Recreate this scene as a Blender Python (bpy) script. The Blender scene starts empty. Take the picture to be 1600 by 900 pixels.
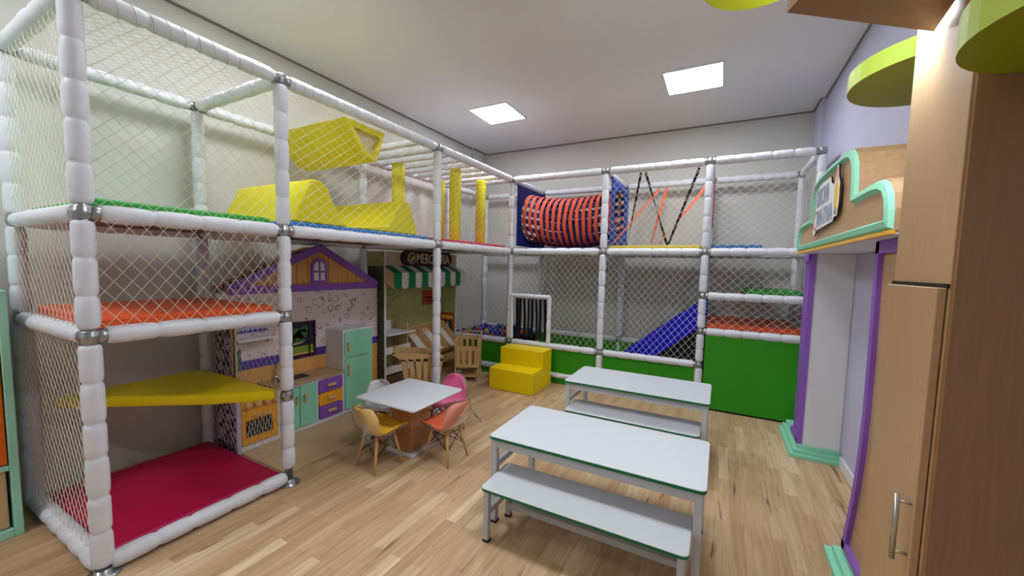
import bpy, math, random
from mathutils import Vector, Matrix
rnd = random.Random(7)
PI = math.pi
COL = bpy.context.scene.collection
SC = bpy.context.scene

# ------------------------------------------------------------------ materials
def lin(c):
    c = c / 255.0
    return c / 12.92 if c <= 0.04045 else ((c + 0.055) / 1.055) ** 2.4
def rgb(r, g, b, k=1.0):
    return tuple(min(0.95, lin(v) * k) for v in (r, g, b)) + (1.0,)
MATS = {}
def mat(name, col, rough=0.5, metal=0.0, bump=0.0, bscale=60.0, var=0.0, spec=0.3):
    if name in MATS: return MATS[name]
    m = bpy.data.materials.new(name); m.use_nodes = True
    nt = m.node_tree; b = nt.nodes['Principled BSDF']
    b.inputs['Base Color'].default_value = col
    b.inputs['Roughness'].default_value = rough
    b.inputs['Metallic'].default_value = metal
    b.inputs['Specular IOR Level'].default_value = spec
    if bump or var:
        tc = nt.nodes.new('ShaderNodeTexCoord')
        nz = nt.nodes.new('ShaderNodeTexNoise'); nz.inputs['Scale'].default_value = bscale; nz.inputs['Detail'].default_value = 4
        nt.links.new(tc.outputs['Object'], nz.inputs['Vector'])
        if bump:
            bp = nt.nodes.new('ShaderNodeBump'); bp.inputs['Strength'].default_value = bump; bp.inputs['Distance'].default_value = 0.01
            nt.links.new(nz.outputs['Fac'], bp.inputs['Height']); nt.links.new(bp.outputs['Normal'], b.inputs['Normal'])
        if var:
            mx = nt.nodes.new('ShaderNodeMix'); mx.data_type = 'RGBA'
            mx.inputs['A'].default_value = tuple(c * (1 - var) for c in col[:3]) + (1,)
            mx.inputs['B'].default_value = tuple(min(1, c * (1 + var)) for c in col[:3]) + (1,)
            nt.links.new(nz.outputs['Fac'], mx.inputs['Factor']); nt.links.new(mx.outputs['Result'], b.inputs['Base Color'])
    MATS[name] = m
    return m
def emis(name, col, s):
    m = bpy.data.materials.new(name); m.use_nodes = True
    nt = m.node_tree; nt.nodes.clear()
    o = nt.nodes.new('ShaderNodeOutputMaterial'); e = nt.nodes.new('ShaderNodeEmission')
    e.inputs['Color'].default_value = col; e.inputs['Strength'].default_value = s
    nt.links.new(e.outputs['Emission'], o.inputs['Surface'])
    MATS[name] = m
    return m
def wood(name, c1, c2, axis='z', scale=1.0, rough=0.45):
    if name in MATS: return MATS[name]
    m = bpy.data.materials.new(name); m.use_nodes = True
    nt = m.node_tree; b = nt.nodes['Principled BSDF']
    tc = nt.nodes.new('ShaderNodeTexCoord'); mp = nt.nodes.new('ShaderNodeMapping')
    s = {'x': (1.2, 22, 22), 'y': (22, 1.2, 22), 'z': (22, 22, 1.2)}[axis]
    mp.inputs['Scale'].default_value = tuple(v * scale for v in s)
    nz = nt.nodes.new('ShaderNodeTexNoise'); nz.inputs['Scale'].default_value = 3.0; nz.inputs['Detail'].default_value = 6; nz.inputs['Roughness'].default_value = .6
    cr = nt.nodes.new('ShaderNodeValToRGB')
    cr.color_ramp.elements[0].position = .3; cr.color_ramp.elements[0].color = c1
    cr.color_ramp.elements[1].position = .7; cr.color_ramp.elements[1].color = c2
    nt.links.new(tc.outputs['Object'], mp.inputs['Vector']); nt.links.new(mp.outputs['Vector'], nz.inputs['Vector'])
    nt.links.new(nz.outputs['Fac'], cr.inputs['Fac']); nt.links.new(cr.outputs['Color'], b.inputs['Base Color'])
    b.inputs['Roughness'].default_value = rough
    MATS[name] = m
    return m
def floor_mat():
    m = bpy.data.materials.new('vinyl_planks'); m.use_nodes = True
    nt = m.node_tree; b = nt.nodes['Principled BSDF']; N = nt.nodes.new; L = nt.links.new
    tc = N('ShaderNodeTexCoord')
    mp = N('ShaderNodeMapping'); mp.inputs['Rotation'].default_value = (0, 0, PI / 2)
    L(tc.outputs['Object'], mp.inputs['Vector'])
    br = N('ShaderNodeTexBrick'); br.offset = .37; br.offset_frequency = 2; br.squash = 1
    br.inputs['Scale'].default_value = 1; br.inputs['Brick Width'].default_value = .52; br.inputs['Row Height'].default_value = .062
    br.inputs['Mortar Size'].default_value = .0006; br.inputs['Mortar Smooth'].default_value = .2; br.inputs['Bias'].default_value = 0
    br.inputs['Color1'].default_value = (0, 0, 0, 1); br.inputs['Color2'].default_value = (1, 1, 1, 1); br.inputs['Mortar'].default_value = (.35, .35, .35, 1)
    L(mp.outputs['Vector'], br.inputs['Vector'])
    cr = N('ShaderNodeValToRGB'); e = cr.color_ramp.elements
    e[0].position = 0; e[0].color = rgb(186, 153, 116)
    e[1].position = 1; e[1].color = rgb(224, 200, 164)
    x = e.new(.45); x.color = rgb(197, 166, 129)
    x = e.new(.8); x.color = rgb(205, 176, 140)
    L(br.outputs['Color'], cr.inputs['Fac'])
    # grain
    m2 = N('ShaderNodeMapping'); m2.inputs['Scale'].default_value = (34, 1.8, 1); L(tc.outputs['Object'], m2.inputs['Vector'])
    nz = N('ShaderNodeTexNoise'); nz.inputs['Scale'].default_value = 1.6; nz.inputs['Detail'].default_value = 7; nz.inputs['Roughness'].default_value = .62
    nz.inputs['Distortion'].default_value = .6
    L(m2.outputs['Vector'], nz.inputs['Vector'])
    g = N('ShaderNodeValToRGB'); g.color_ramp.elements[0].position = .28; g.color_ramp.elements[0].color = (.72, .68, .62, 1)
    g.color_ramp.elements[1].position = .62; g.color_ramp.elements[1].color = (1.04, 1.04, 1.04, 1)
    L(nz.outputs['Fac'], g.inputs['Fac'])
    mu = N('ShaderNodeMix'); mu.data_type = 'RGBA'; mu.blend_type = 'MULTIPLY'; mu.inputs['Factor'].default_value = 1
    L(cr.outputs['Color'], mu.inputs['A']); L(g.outputs['Color'], mu.inputs['B'])
    # dark streaks
    m3 = N('ShaderNodeMapping'); m3.inputs['Scale'].default_value = (26, 2.1, 1); m3.inputs['Location'].default_value = (3.3, 1.7, 0); L(tc.outputs['Object'], m3.inputs['Vector'])
    n3 = N('ShaderNodeTexNoise'); n3.inputs['Scale'].default_value = 1.1; n3.inputs['Detail'].default_value = 3; n3.inputs['Distortion'].default_value = .4
    L(m3.outputs['Vector'], n3.inputs['Vector'])
    s = N('ShaderNodeValToRGB'); s.color_ramp.elements[0].position = .29; s.color_ramp.elements[0].color = (.36, .26, .19, 1)
    s.color_ramp.elements[1].position = .345; s.color_ramp.elements[1].color = (1, 1, 1, 1)
    L(n3.outputs['Fac'], s.inputs['Fac'])
    m4 = N('ShaderNodeMix'); m4.data_type = 'RGBA'; m4.blend_type = 'MULTIPLY'; m4.inputs['Factor'].default_value = .9
    L(mu.outputs['Result'], m4.inputs['A']); L(s.outputs['Color'], m4.inputs['B'])
    L(m4.outputs['Result'], b.inputs['Base Color'])
    b.inputs['Roughness'].default_value = .42; b.inputs['Specular IOR Level'].default_value = .35
    return m
def pattern_mat(name, base, mark, scale, thr, rough=.6, kind='edge'):
    m = bpy.data.materials.new(name); m.use_nodes = True
    nt = m.node_tree; b = nt.nodes['Principled BSDF']; N = nt.nodes.new; L = nt.links.new
    tc = N('ShaderNodeTexCoord')
    nz = N('ShaderNodeTexNoise'); nz.inputs['Scale'].default_value = scale * .8; nz.inputs['Detail'].default_value = 3
    L(tc.outputs['Object'], nz.inputs['Vector'])
    ad = N('ShaderNodeMix'); ad.data_type = 'VECTOR'; ad.inputs['Factor'].default_value = .12
    L(tc.outputs['Object'], ad.inputs['A']); L(nz.outputs['Color'], ad.inputs['B'])
    v = N('ShaderNodeTexVoronoi'); v.inputs['Scale'].default_value = scale
    if kind == 'edge': v.feature = 'DISTANCE_TO_EDGE'
    L(ad.outputs['Result'], v.inputs['Vector'])
    cr = N('ShaderNodeValToRGB')
    e = cr.color_ramp.elements
    e[0].position = thr * .6; e[0].color = mark; e[1].position = thr; e[1].color = base
    if kind == 'sketch':
        # scattered outline marks: ring around each cell centre, kept in some cells only
        e[0].position = .0; e[0].color = base; e[1].position = .26; e[1].color = base
        a = e.new(.30); a.color = mark; a2 = e.new(.335); a2.color = mark; a3 = e.new(.37); a3.color = base
    L(v.outputs['Distance'], cr.inputs['Fac'])
    L(cr.outputs['Color'], b.inputs['Base Color']); b.inputs['Roughness'].default_value = rough
    MATS[name] = m
    return m

K = 1.0
M = {}
M['pad'] = mat('white_padding', rgb(224, 227, 236), .42, bump=.15, bscale=90)
M['steel'] = mat('galvanised_steel', rgb(168, 170, 174), .3, .85)
M['wall'] = mat('warm_grey_paint', rgb(208, 207, 203), .85, bump=.03, bscale=200)
M['lilac'] = mat('lilac_paint', rgb(194, 194, 217), .8, bump=.03, bscale=200)
M['ceil'] = mat('ceiling_paint', rgb(224, 224, 226), .9)
M['gap'] = mat('shadow_gap', rgb(128, 124, 120), .9)
M['whiteboard'] = mat('white_laminate', rgb(208, 211, 219), .35)
M['whitetrim'] = mat('white_trim', rgb(226, 226, 230), .5)
M['greenedge'] = mat('green_edge_band', rgb(22, 112, 62), .4)
M['greymetal'] = mat('light_grey_steel', rgb(190, 194, 200), .38)
M['blackcap'] = mat('black_plastic', rgb(30, 30, 32), .5)
M['net'] = mat('cream_net_cord', rgb(226, 220, 206), .8)
M['magenta'] = mat('magenta_vinyl', rgb(176, 14, 70), .45, bump=.08, bscale=30)
M['orange'] = mat('orange_vinyl', rgb(240, 96, 44), .45, bump=.08, bscale=30)
M['shelfyellow'] = mat('mustard_vinyl', rgb(236, 210, 10), .4, bump=.1, bscale=12)
M['foam'] = mat('yellow_vinyl', rgb(228, 214, 20), .4, bump=.08, bscale=25)
M['stepyellow'] = mat('step_yellow_vinyl', rgb(240, 210, 6), .42, bump=.05, bscale=25)
M['cream'] = mat('cream_lining', rgb(222, 212, 170), .6)
M['bluevinyl'] = mat('blue_vinyl', rgb(50, 120, 190), .45)
M['green'] = mat('green_panel_vinyl', rgb(52, 150, 26), .5, var=.06, bscale=3)
M['greenmat'] = mat('green_vinyl', rgb(46, 160, 60), .5)
M['crimson'] = mat('crimson_vinyl', rgb(196, 40, 84), .5)
M['yellowmat'] = mat('yellow_mat_vinyl', rgb(240, 214, 50), .5)
M['navy'] = mat('navy_canvas', rgb(24, 44, 120), .7, bump=.1, bscale=150)
M['royal'] = mat('royal_blue_canvas', rgb(32, 76, 176), .7, bump=.1, bscale=150)
M['slide'] = mat('blue_slide_plastic', rgb(12, 14, 200), .35)
M['blackvinyl'] = mat('black_fabric', rgb(16, 16, 22), .75)
M['ply'] = mat('plywood_underside', rgb(118, 84, 70), .7, var=.1, bscale=8)
M['strapor'] = mat('orange_webbing', rgb(234, 100, 66), .7)
M['straporD'] = mat('orange_red_webbing', rgb(228, 92, 64), .75)
M['strapnav'] = mat('navy_webbing', rgb(34, 28, 92), .75)
M['strapblk'] = mat('black_webbing', rgb(32, 22, 38), .75)
M['mint'] = mat('mint_laminate', rgb(146, 216, 186), .4)
M['mintdark'] = mat('mint_frame_paint', rgb(162, 224, 200), .45)
M['purple'] = mat('purple_paint', rgb(140, 92, 188), .45)
M['purplefront'] = mat('purple_laminate', rgb(134, 84, 180), .4)
M['orangefront'] = mat('amber_laminate', rgb(240, 166, 40), .4)
M['amberedge'] = mat('amber_edge', rgb(232, 178, 70), .45)
M['beigeplinth'] = wood('beige_plinth', rgb(176, 152, 118), rgb(196, 172, 136), 'y')
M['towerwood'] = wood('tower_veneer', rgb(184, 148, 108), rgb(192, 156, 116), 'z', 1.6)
M['towerend'] = wood('tower_veneer_shaded', rgb(146, 108, 74), rgb(156, 116, 80), 'z', 1.6)  # darker copy of the tower veneer, shade painted into the colour
M['signwood'] = wood('sign_veneer', rgb(176, 140, 102), rgb(192, 156, 116), 'y', .8)
M['pine'] = wood('pine_board', rgb(206, 166, 112), rgb(226, 190, 138), 'z', 1.2)
M['piney'] = wood('pine_board_long', rgb(206, 166, 112), rgb(226, 190, 138), 'y', 1.2)
M['gable'] = wood('gable_boards', rgb(196, 136, 66), rgb(222, 166, 92), 'z', 1.0)
M['legwood'] = wood('beech_leg', rgb(196, 150, 96), rgb(214, 170, 116), 'z', 1.5)
M['counterwood'] = wood('oak_worktop', rgb(176, 142, 100), rgb(196, 162, 120), 'y', 1.0)
M['pedestal'] = wood('pedestal_veneer', rgb(170, 120, 76), rgb(186, 136, 90), 'z', .8)
M['disc'] = mat('lime_leaf_paint', rgb(142, 148, 14), .5)
M['discedge'] = mat('lime_leaf_edge', rgb(190, 214, 84), .5)
M['wallpaper'] = pattern_mat('sketch_wallpaper', rgb(226, 212, 210), rgb(150, 122, 118), 13, .3, kind='sketch')
M['stone'] = pattern_mat('stone_print', rgb(176, 164, 196), rgb(36, 26, 52), 13, .11)
M['brickdark'] = pattern_mat('dark_stone_print', rgb(82, 88, 66), rgb(40, 44, 36), 16, .07)
M['greenstone'] = pattern_mat('green_stone_print', rgb(176, 182, 122), rgb(160, 164, 104), 8, .05)
M['tile'] = mat('amber_tile_print', rgb(226, 168, 96), .4, var=.08, bscale=40)
M['bordertile'] = mat('violet_border', rgb(84, 62, 160), .45, var=.2, bscale=60)
M['rooftile'] = mat('brown_roof_tile', rgb(150, 92, 62), .6, var=.2, bscale=30)
M['maroon'] = mat('maroon_print', rgb(70, 20, 30), .5)
M['darkframe'] = mat('dark_brown_board', rgb(62, 24, 26), .5)
M['lettering'] = mat('cream_lettering', rgb(226, 214, 200), .5)
M['awngreen'] = mat('awning_green', rgb(8, 134, 84), .6)
M['awnwhite'] = mat('awning_white', rgb(226, 224, 226), .6)
M['black'] = mat('black_print', rgb(30, 28, 28), .4)
M['darkgreenprint'] = mat('dark_green_print', rgb(52, 96, 44), .5)
M['limeprint'] = mat('lime_print', rgb(120, 150, 50), .5)
M['navyprint'] = mat('night_blue_print', rgb(28, 40, 66), .5)
M['tealprint'] = mat('teal_print', rgb(40, 110, 104), .5)
M['redbrown'] = mat('red_brown_print', rgb(176, 74, 44), .5)
M['chrome'] = mat('chrome', rgb(210, 212, 214), .15, 1.0)
M['brass'] = mat('brushed_nickel', rgb(196, 192, 184), .3, .9)
M['chairyellow'] = mat('chair_yellow', rgb(240, 188, 34), .35)
M['chairorange'] = mat('chair_orange', rgb(246, 124, 82), .35)
M['chairpink'] = mat('chair_pink', rgb(240, 124, 174), .35)
M['chairwhite'] = mat('chair_white', rgb(226, 228, 234), .35)
M['blackwire'] = mat('black_wire', rgb(20, 20, 22), .4)
M['ballblue'] = mat('ball_blue', rgb(24, 54, 170), .35)
M['ballred'] = mat('ball_red', rgb(206, 66, 52), .35)
M['ballyellow'] = mat('ball_yellow', rgb(224, 190, 40), .35)
M['ballgreen'] = mat('ball_green', rgb(40, 150, 60), .35)
M['orangepanel'] = mat('orange_panel', rgb(240, 110, 20), .5)
M['beigebin'] = mat('beige_bin', rgb(206, 174, 130), .5)
M['darkinside'] = mat('dark_inside', rgb(110, 84, 66), .7)
M['gapshade'] = mat('gap_shade', rgb(36, 26, 22), .8)
M['whitesign'] = mat('white_acrylic', rgb(236, 236, 238), .4)
M['greyletter'] = mat('grey_letter', rgb(150, 158, 176), .5)
M['pencilyellow'] = mat('pencil_yellow', rgb(232, 190, 70), .5)
M['pencilpink'] = mat('pencil_pink', rgb(220, 150, 150), .5)
M['floor'] = floor_mat()
M['led'] = emis('led_diffuser', (.925, .965, 1.0, 1), 32)
M['ledstrip'] = emis('led_strip', (.85, .94, 1, 1), 700)
def film():
    m = bpy.data.materials.new('clear_film'); m.use_nodes = True
    nt = m.node_tree; nt.nodes.clear(); N = nt.nodes.new; L = nt.links.new
    o = N('ShaderNodeOutputMaterial'); t = N('ShaderNodeBsdfTransparent'); g = N('ShaderNodeBsdfGlossy'); d = N('ShaderNodeBsdfTranslucent')
    df = N('ShaderNodeBsdfDiffuse'); df.inputs['Color'].default_value = (.9, .9, .9, 1)
    g.inputs['Roughness'].default_value = .12; t.inputs['Color'].default_value = (.97, .97, .97, 1)
    fr = N('ShaderNodeLayerWeight'); fr.inputs['Blend'].default_value = .12; ml = N('ShaderNodeMath'); ml.operation = 'MULTIPLY'; ml.inputs[1].default_value = .7
    a = N('ShaderNodeMixShader'); a.inputs['Fac'].default_value = .09
    L(t.outputs[0], a.inputs[1]); L(df.outputs[0], a.inputs[2])
    b = N('ShaderNodeMixShader'); L(fr.outputs['Fresnel'], ml.inputs[0]); L(ml.outputs[0], b.inputs['Fac'])
    L(a.outputs[0], b.inputs[1]); L(g.outputs[0], b.inputs[2]); L(b.outputs[0], o.inputs['Surface'])
    return m
M['film'] = film()
M['sheet'] = mat('beige_sheet', rgb(204, 176, 138), .45, var=.08, bscale=4)
M['headbeige'] = mat('beige_header', rgb(196, 186, 160), .6)

# ------------------------------------------------------------------ mesh builder
class MB:
    def __init__(s):
        s.v = []; s.f = []; s.m = []; s.sm = []; s.mats = []
    def mi(s, m):
        if m is None: m = s.mats[0] if s.mats else None
        if m not in s.mats: s.mats.append(m)
        return s.mats.index(m)
    def add(s, vs, fs, m, smooth=False):
        o = len(s.v); s.v += [tuple(v) for v in vs]; k = s.mi(m)
        for f in fs: s.f.append(tuple(i + o for i in f)); s.m.append(k); s.sm.append(smooth)
        return s
    def box(s, x0, x1, y0, y1, z0, z1, m):
        v = [(x, y, z) for z in (z0, z1) for y in (y0, y1) for x in (x0, x1)]
        return s.add(v, [(0, 2, 3, 1), (4, 5, 7, 6), (0, 1, 5, 4), (2, 6, 7, 3), (0, 4, 6, 2), (1, 3, 7, 5)], m)
    def rbox(s, x0, x1, y0, y1, z0, z1, m, r=.01, n=3, top=True):
        # box rounded in plan (vertical edges) and slightly chamfered above and below
        pts = []
        for cx, cy, a0 in ((x1 - r, y1 - r, 0), (x0 + r, y1 - r, PI / 2), (x0 + r, y0 + r, PI), (x1 - r, y0 + r, 1.5 * PI)):
            for i in range(n + 1):
                a = a0 + PI / 2 * i / n; pts.append((cx + r * math.cos(a), cy + r * math.sin(a), cx, cy))
        c = min(.35 * (z1 - z0), r * .6, .012)
        rings = []
        for z, k in ((z0, 1 - c / max(r, 1e-6)), (z0 + c, 1), (z1 - c, 1), (z1, 1 - c / max(r, 1e-6))):
            rings.append([(cx + (x - cx) * k, cy + (y - cy) * k, z) for x, y, cx, cy in pts])
        s.loft(rings, m, cap=True)
        return s
    def loft(s, rings, m, cap=True, closed=True, smooth=False):
        n = len(rings[0]); vs = [p for r in rings for p in r]; fs = []
        for i in range(len(rings) - 1):
            for j in range(n if closed else n - 1):
                k = (j + 1) % n
                fs.append((i * n + j, i * n + k, (i + 1) * n + k, (i + 1) * n + j))
        s.add(vs, fs, m, smooth)
        if cap:
            o = len(s.v) - len(vs); k = s.mi(m)
            s.f.append(tuple(o + j for j in reversed(range(n)))); s.m.append(k); s.sm.append(False)
            s.f.append(tuple(o + (len(rings) - 1) * n + j for j in range(n))); s.m.append(k); s.sm.append(False)
        return s
    def prism(s, poly, fn, d0, d1, m, mside=None):
        # poly: 2-D outline; fn(a, b, d) -> 3-D point
        n = len(poly)
        A = [fn(a, b, d0) for a, b in poly]; B = [fn(a, b, d1) for a, b in poly]
        s.add(A + B, [tuple(range(n)), tuple(reversed(range(n, 2 * n)))], m)
        o = len(s.v) - 2 * n; k = s.mi(mside or m)
        for i in range(n):
            j = (i + 1) % n
            s.f.append((o + i, o + n + i, o + n + j, o + j)); s.m.append(k); s.sm.append(False)
        return s
    def tube(s, pts, r, m, n=8, cap=True, smooth=True, closed=False):
        pts = [Vector(p) for p in pts]; rings = []
        up = None
        for i, p in enumerate(pts):
            if closed: d = pts[(i + 1) % len(pts)] - pts[i - 1]
            else: d = pts[min(i + 1, len(pts) - 1)] - pts[max(i - 1, 0)]
            d.normalize()
            if up is None: up = Vector((0, 0, 1)) if abs(d.z) < .9 else Vector((1, 0, 0))
            a = d.cross(up)
            if a.length < 1e-6: a = d.orthogonal()
            a.normalize(); b = a.cross(d); up = b
            rr = r[i] if isinstance(r, (list, tuple)) else r
            rings.append([tuple(p + rr * (math.cos(2 * PI * j / n) * a + math.sin(2 * PI * j / n) * b)) for j in range(n)])
        if closed: rings.append(rings[0]); cap = False
        return s.loft(rings, m, cap, True, smooth)
    def lathe(s, p0, p1, prof, m, n=14, smooth=True):
        # prof: [(t in metres along p0->p1, radius)]
        p0 = Vector(p0); d = (Vector(p1) - p0).normalized()
        a = d.orthogonal().normalized(); b = d.cross(a)
        rings = [[tuple(p0 + d * t + r * (math.cos(2 * PI * j / n) * a + math.sin(2 * PI * j / n) * b)) for j in range(n)] for t, r in prof]
        return s.loft(rings, m, True, True, smooth)
    def sphere(s, c, r, m, n=12, k=8, sc=(1, 1, 1)):
        vs = [(c[0], c[1], c[2] - r * sc[2])]; fs = []
        for i in range(1, k):
            t = PI * i / k - PI / 2
            for j in range(n):
                a = 2 * PI * j / n
                vs.append((c[0] + r * sc[0] * math.cos(t) * math.cos(a), c[1] + r * sc[1] * math.cos(t) * math.sin(a), c[2] + r * sc[2] * math.sin(t)))
        vs.append((c[0], c[1], c[2] + r * sc[2]))
        for j in range(n): fs.append((0, 1 + (j + 1) % n, 1 + j))
        for i in range(k - 2):
            for j in range(n):
                q = (j + 1) % n
                fs.append((1 + i * n + j, 1 + i * n + q, 1 + (i + 1) * n + q, 1 + (i + 1) * n + j))
        L = len(vs) - 1; o = 1 + (k - 2) * n
        for j in range(n): fs.append((o + j, o + (j + 1) % n, L))
        return s.add(vs, fs, m, True)
    def build(s, name, parent=None, bevel=0, local=False, label=None, origin=None):
        me = bpy.data.meshes.new(name)
        if parent is not None and not local:
            w = Vector((0, 0, 0)); q = parent
            while q is not None: w += q.location; q = q.parent
        elif parent is None and not local:
            if origin is None:
                xs = [v[0] for v in s.v]; ys = [v[1] for v in s.v]; zs = [v[2] for v in s.v]
                w = Vector(((min(xs) + max(xs)) / 2, (min(ys) + max(ys)) / 2, min(zs)))
            else: w = Vector(origin)
        else: w = Vector((0, 0, 0))
        me.from_pydata([(v[0] - w.x, v[1] - w.y, v[2] - w.z) for v in s.v], [], s.f)
        for m in s.mats: me.materials.append(m)
        me.polygons.foreach_set('material_index', s.m)
        me.polygons.foreach_set('use_smooth', s.sm)
        me.update()
        o = bpy.data.objects.new(name, me); COL.objects.link(o)
        if parent is not None: o.parent = parent
        else: o.location = w
        if bevel:
            b = o.modifiers.new('bevel', 'BEVEL'); b.width = bevel; b.segments = 3; b.limit_method = 'ANGLE'; b.angle_limit = math.radians(40)
            b.use_clamp_overlap = True
        if label: o['label'] = label
        return o
def tag(o, label, cat, group=None, kind=None):
    o['label'] = label; o['category'] = cat
    if group: o['group'] = group
    if kind: o['kind'] = kind
    return o
def thing(name, loc, label, cat, group=None, rz=0):
    o = bpy.data.objects.new(name, None); COL.objects.link(o); o.empty_display_size = .1
    o.location = loc; o.rotation_euler = (0, 0, rz)
    return tag(o, label, cat, group)
def struct(o):
    o['kind'] = 'structure'; return o
def copy_tree(o, loc, rz, label=None):
    c = o.copy(); COL.objects.link(c); c.location = loc; c.rotation_euler = (0, 0, rz)
    if label: c['label'] = label
    for ch in list(o.children):
        d = ch.copy(); COL.objects.link(d); d.parent = c
        for g in list(ch.children):
            e = g.copy(); COL.objects.link(e); e.parent = d
    return c
def text_mesh(mb, body, fn, height, width, m, extrude=.004):
    cu = bpy.data.curves.new('txt', 'FONT'); cu.body = body; cu.size = 1.0; cu.resolution_u = 3; cu.extrude = 0.0
    ob = bpy.data.objects.new('txt', cu); COL.objects.link(ob)
    bpy.context.view_layer.update()
    dg = bpy.context.evaluated_depsgraph_get()
    me = bpy.data.meshes.new_from_object(ob.evaluated_get(dg))
    xs = [v.co.x for v in me.vertices]; ys = [v.co.y for v in me.vertices]
    x0, x1, y0, y1 = min(xs), max(xs), min(ys), max(ys)
    vs = [fn((v.co.x - x0) / (x1 - x0) * width, (v.co.y - y0) / (y1 - y0) * height, extrude) for v in me.vertices]
    fs = [tuple(p.vertices) for p in me.polygons]
    mb.add(vs, fs, m)
    # side walls so the letters have thickness
    ed = {}
    for f in fs:
        for i in range(len(f)):
            a, b = f[i], f[(i + 1) % len(f)]
            k = (min(a, b), max(a, b)); ed[k] = ed.get(k, 0) + 1
    for (a, b), n in ed.items():
        if n == 1:
            va, vb = me.vertices[a].co, me.vertices[b].co
            q = [fn((c.x - x0) / (x1 - x0) * width, (c.y - y0) / (y1 - y0) * height, e) for c, e in ((va, extrude), (vb, extrude), (vb, 0), (va, 0))]
            mb.add(q, [(0, 1, 2, 3)], m)
    bpy.data.objects.remove(ob); bpy.data.meshes.remove(me); bpy.data.curves.remove(cu)

# ------------------------------------------------------------------ room
HC = 3.11; XL = -1.10; XR = 3.13; YW = 1.08; YF = -7.0
struct(MB().box(XL - .1, XR + .1, YF - .1, YW + .1, -.1, 0, M['floor']).build('floor', origin=(0, 0, 0)))
struct(MB().box(XL - .1, XR + .1, YF - .1, YW + .1, HC, HC + .1, M['ceil']).build('ceiling'))
struct(MB().box(XL - .1, XL, YF, YW, 0, HC, M['wall']).build('wall_left'))
struct(MB().box(XR, XR + .1, YF, YW, 0, HC, M['lilac']).build('wall_right'))
struct(MB().box(XL - .1, XR + .1, YW, YW + .1, 0, HC, M['wall']).build('wall_back'))
struct(MB().box(XL - .1, XR + .1, YF - .1, YF, 0, HC, M['wall']).build('wall_front'))
struct(MB().box(XL, XL + .035, .72, YW, 0, HC, M['wall']).build('pillar_left'))
struct(MB().box(XR - .035, XR, .72, YW, 0, HC, M['lilac']).build('pillar_right'))
struct(MB().box(XL, XL + .012, YF, .72, HC - .014, HC, M['gap']).box(XL + .035, XL + .047, .72, YW, HC - .014, HC, M['gap']).build('trim_1'))
struct(MB().box(XR - .012, XR, YF, .72, HC - .014, HC, M['gap']).box(XR - .047, XR - .035, .708, YW, HC - .014, HC, M['gap']).build('trim_2'))
struct(MB().box(XL + .035, XR - .035, YW - .012, YW, HC - .014, HC, M['gap']).build('trim_3'))
struct(MB().box(XR - .014, XR, -2.05, -.76, 0, .075, M['whitetrim']).build('baseboard_right', bevel=.003))

# ceiling LED panels
def led(name, x, y, label):
    t = thing(name, (x, y, HC - .016), label, 'ceiling light', 'square ceiling light panels')
    h = .243
    f = MB()
    for a in ((-h, h, -h, -h + .012), (-h, h, h - .012, h), (-h, -h + .012, -h + .012, h - .012), (h - .012, h, -h + .012, h - .012)):
        f.box(x + a[0], x + a[1], y + a[2], y + a[3], HC - .016, HC - .001, M['whitetrim'])
    f.build('light_frame', t)
    MB().box(x - h + .012, x + h - .012, y - h + .012, y + h - .012, HC - .012, HC - .001, M['led']).build('diffuser', t, label='glowing white diffuser')
    return t
led('ceiling_light_panel', -.05, -.285, 'square white LED panel on the ceiling above the corner of the play frame')
led('ceiling_light_panel', 1.985, -.235, 'square white LED panel on the ceiling near the lilac wall, above the white tables')
led('ceiling_light_panel', -.05, -2.75, 'square LED panel overhead beyond the top of the picture, by the left wall')
led('ceiling_light_panel', 1.985, -2.75, 'square LED panel overhead beyond the top of the picture, by the wooden tower')
led('ceiling_light_panel', -.45, -4.65, 'added unseen fill light panel behind the camera, on the side of the mint toy cabinet')  # added fill light, unseen, brightens the front end of the frame and cabinet
led('ceiling_light_panel', -.1, -6.0, 'added unseen fill light panel far behind the camera near the front wall')  # second added fill light, reaching camera-facing surfaces from a lower angle

# ------------------------------------------------------------------ padded climbing frame
XB = -.951; Y0, Y1, Y2, Y3 = -3.623, -2.806, -1.405, 0.0
X4, X5, X6 = 1.151, 2.153, 3.012; YB = .92
ZT, ZM, ZO, ZY, ZP, ZG, ZO2 = 2.413, 1.552, 1.042, .559, .439, 1.126, .776
FR = thing('climbing_frame', (0, 0, 0), 'white padded indoor climbing frame with netting along the left and back walls', 'play structure')
def padded(mb, p0, p1, r=.037, seg=.165, trim0=.0, trim1=.0, n=14):
    p0, p1 = Vector(p0), Vector(p1); d = (p1 - p0).normalized(); p0 = p0 + d * trim0; p1 = p1 - d * trim1
    Ln = (p1 - p0).length; k = max(1, round(Ln / seg))
    cuts = [0]
    for i in range(1, k): cuts.append(Ln * i / k + rnd.uniform(-.012, .012))
    cuts.append(Ln)
    prof = [(0, r * .55), (.004, r * .82)]
    for i in range(k):
        a, b = cuts[i], cuts[i + 1]; w = b - a; e = min(.02, w * .2); bul = r * rnd.uniform(.98, 1.06)
        prof += [(a + e * .35, r * .90), (a + e, r * .985), (a + w * .3, bul), (a + w * .7, bul), (b - e, r * .985), (b - e * .35, r * .90)]
        if i < k - 1: prof.append((b, r * .80))
    prof += [(Ln - .004, r * .82), (Ln, r * .55)]
    mb.lathe(p0, p1, prof, M['pad'], n)
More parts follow.
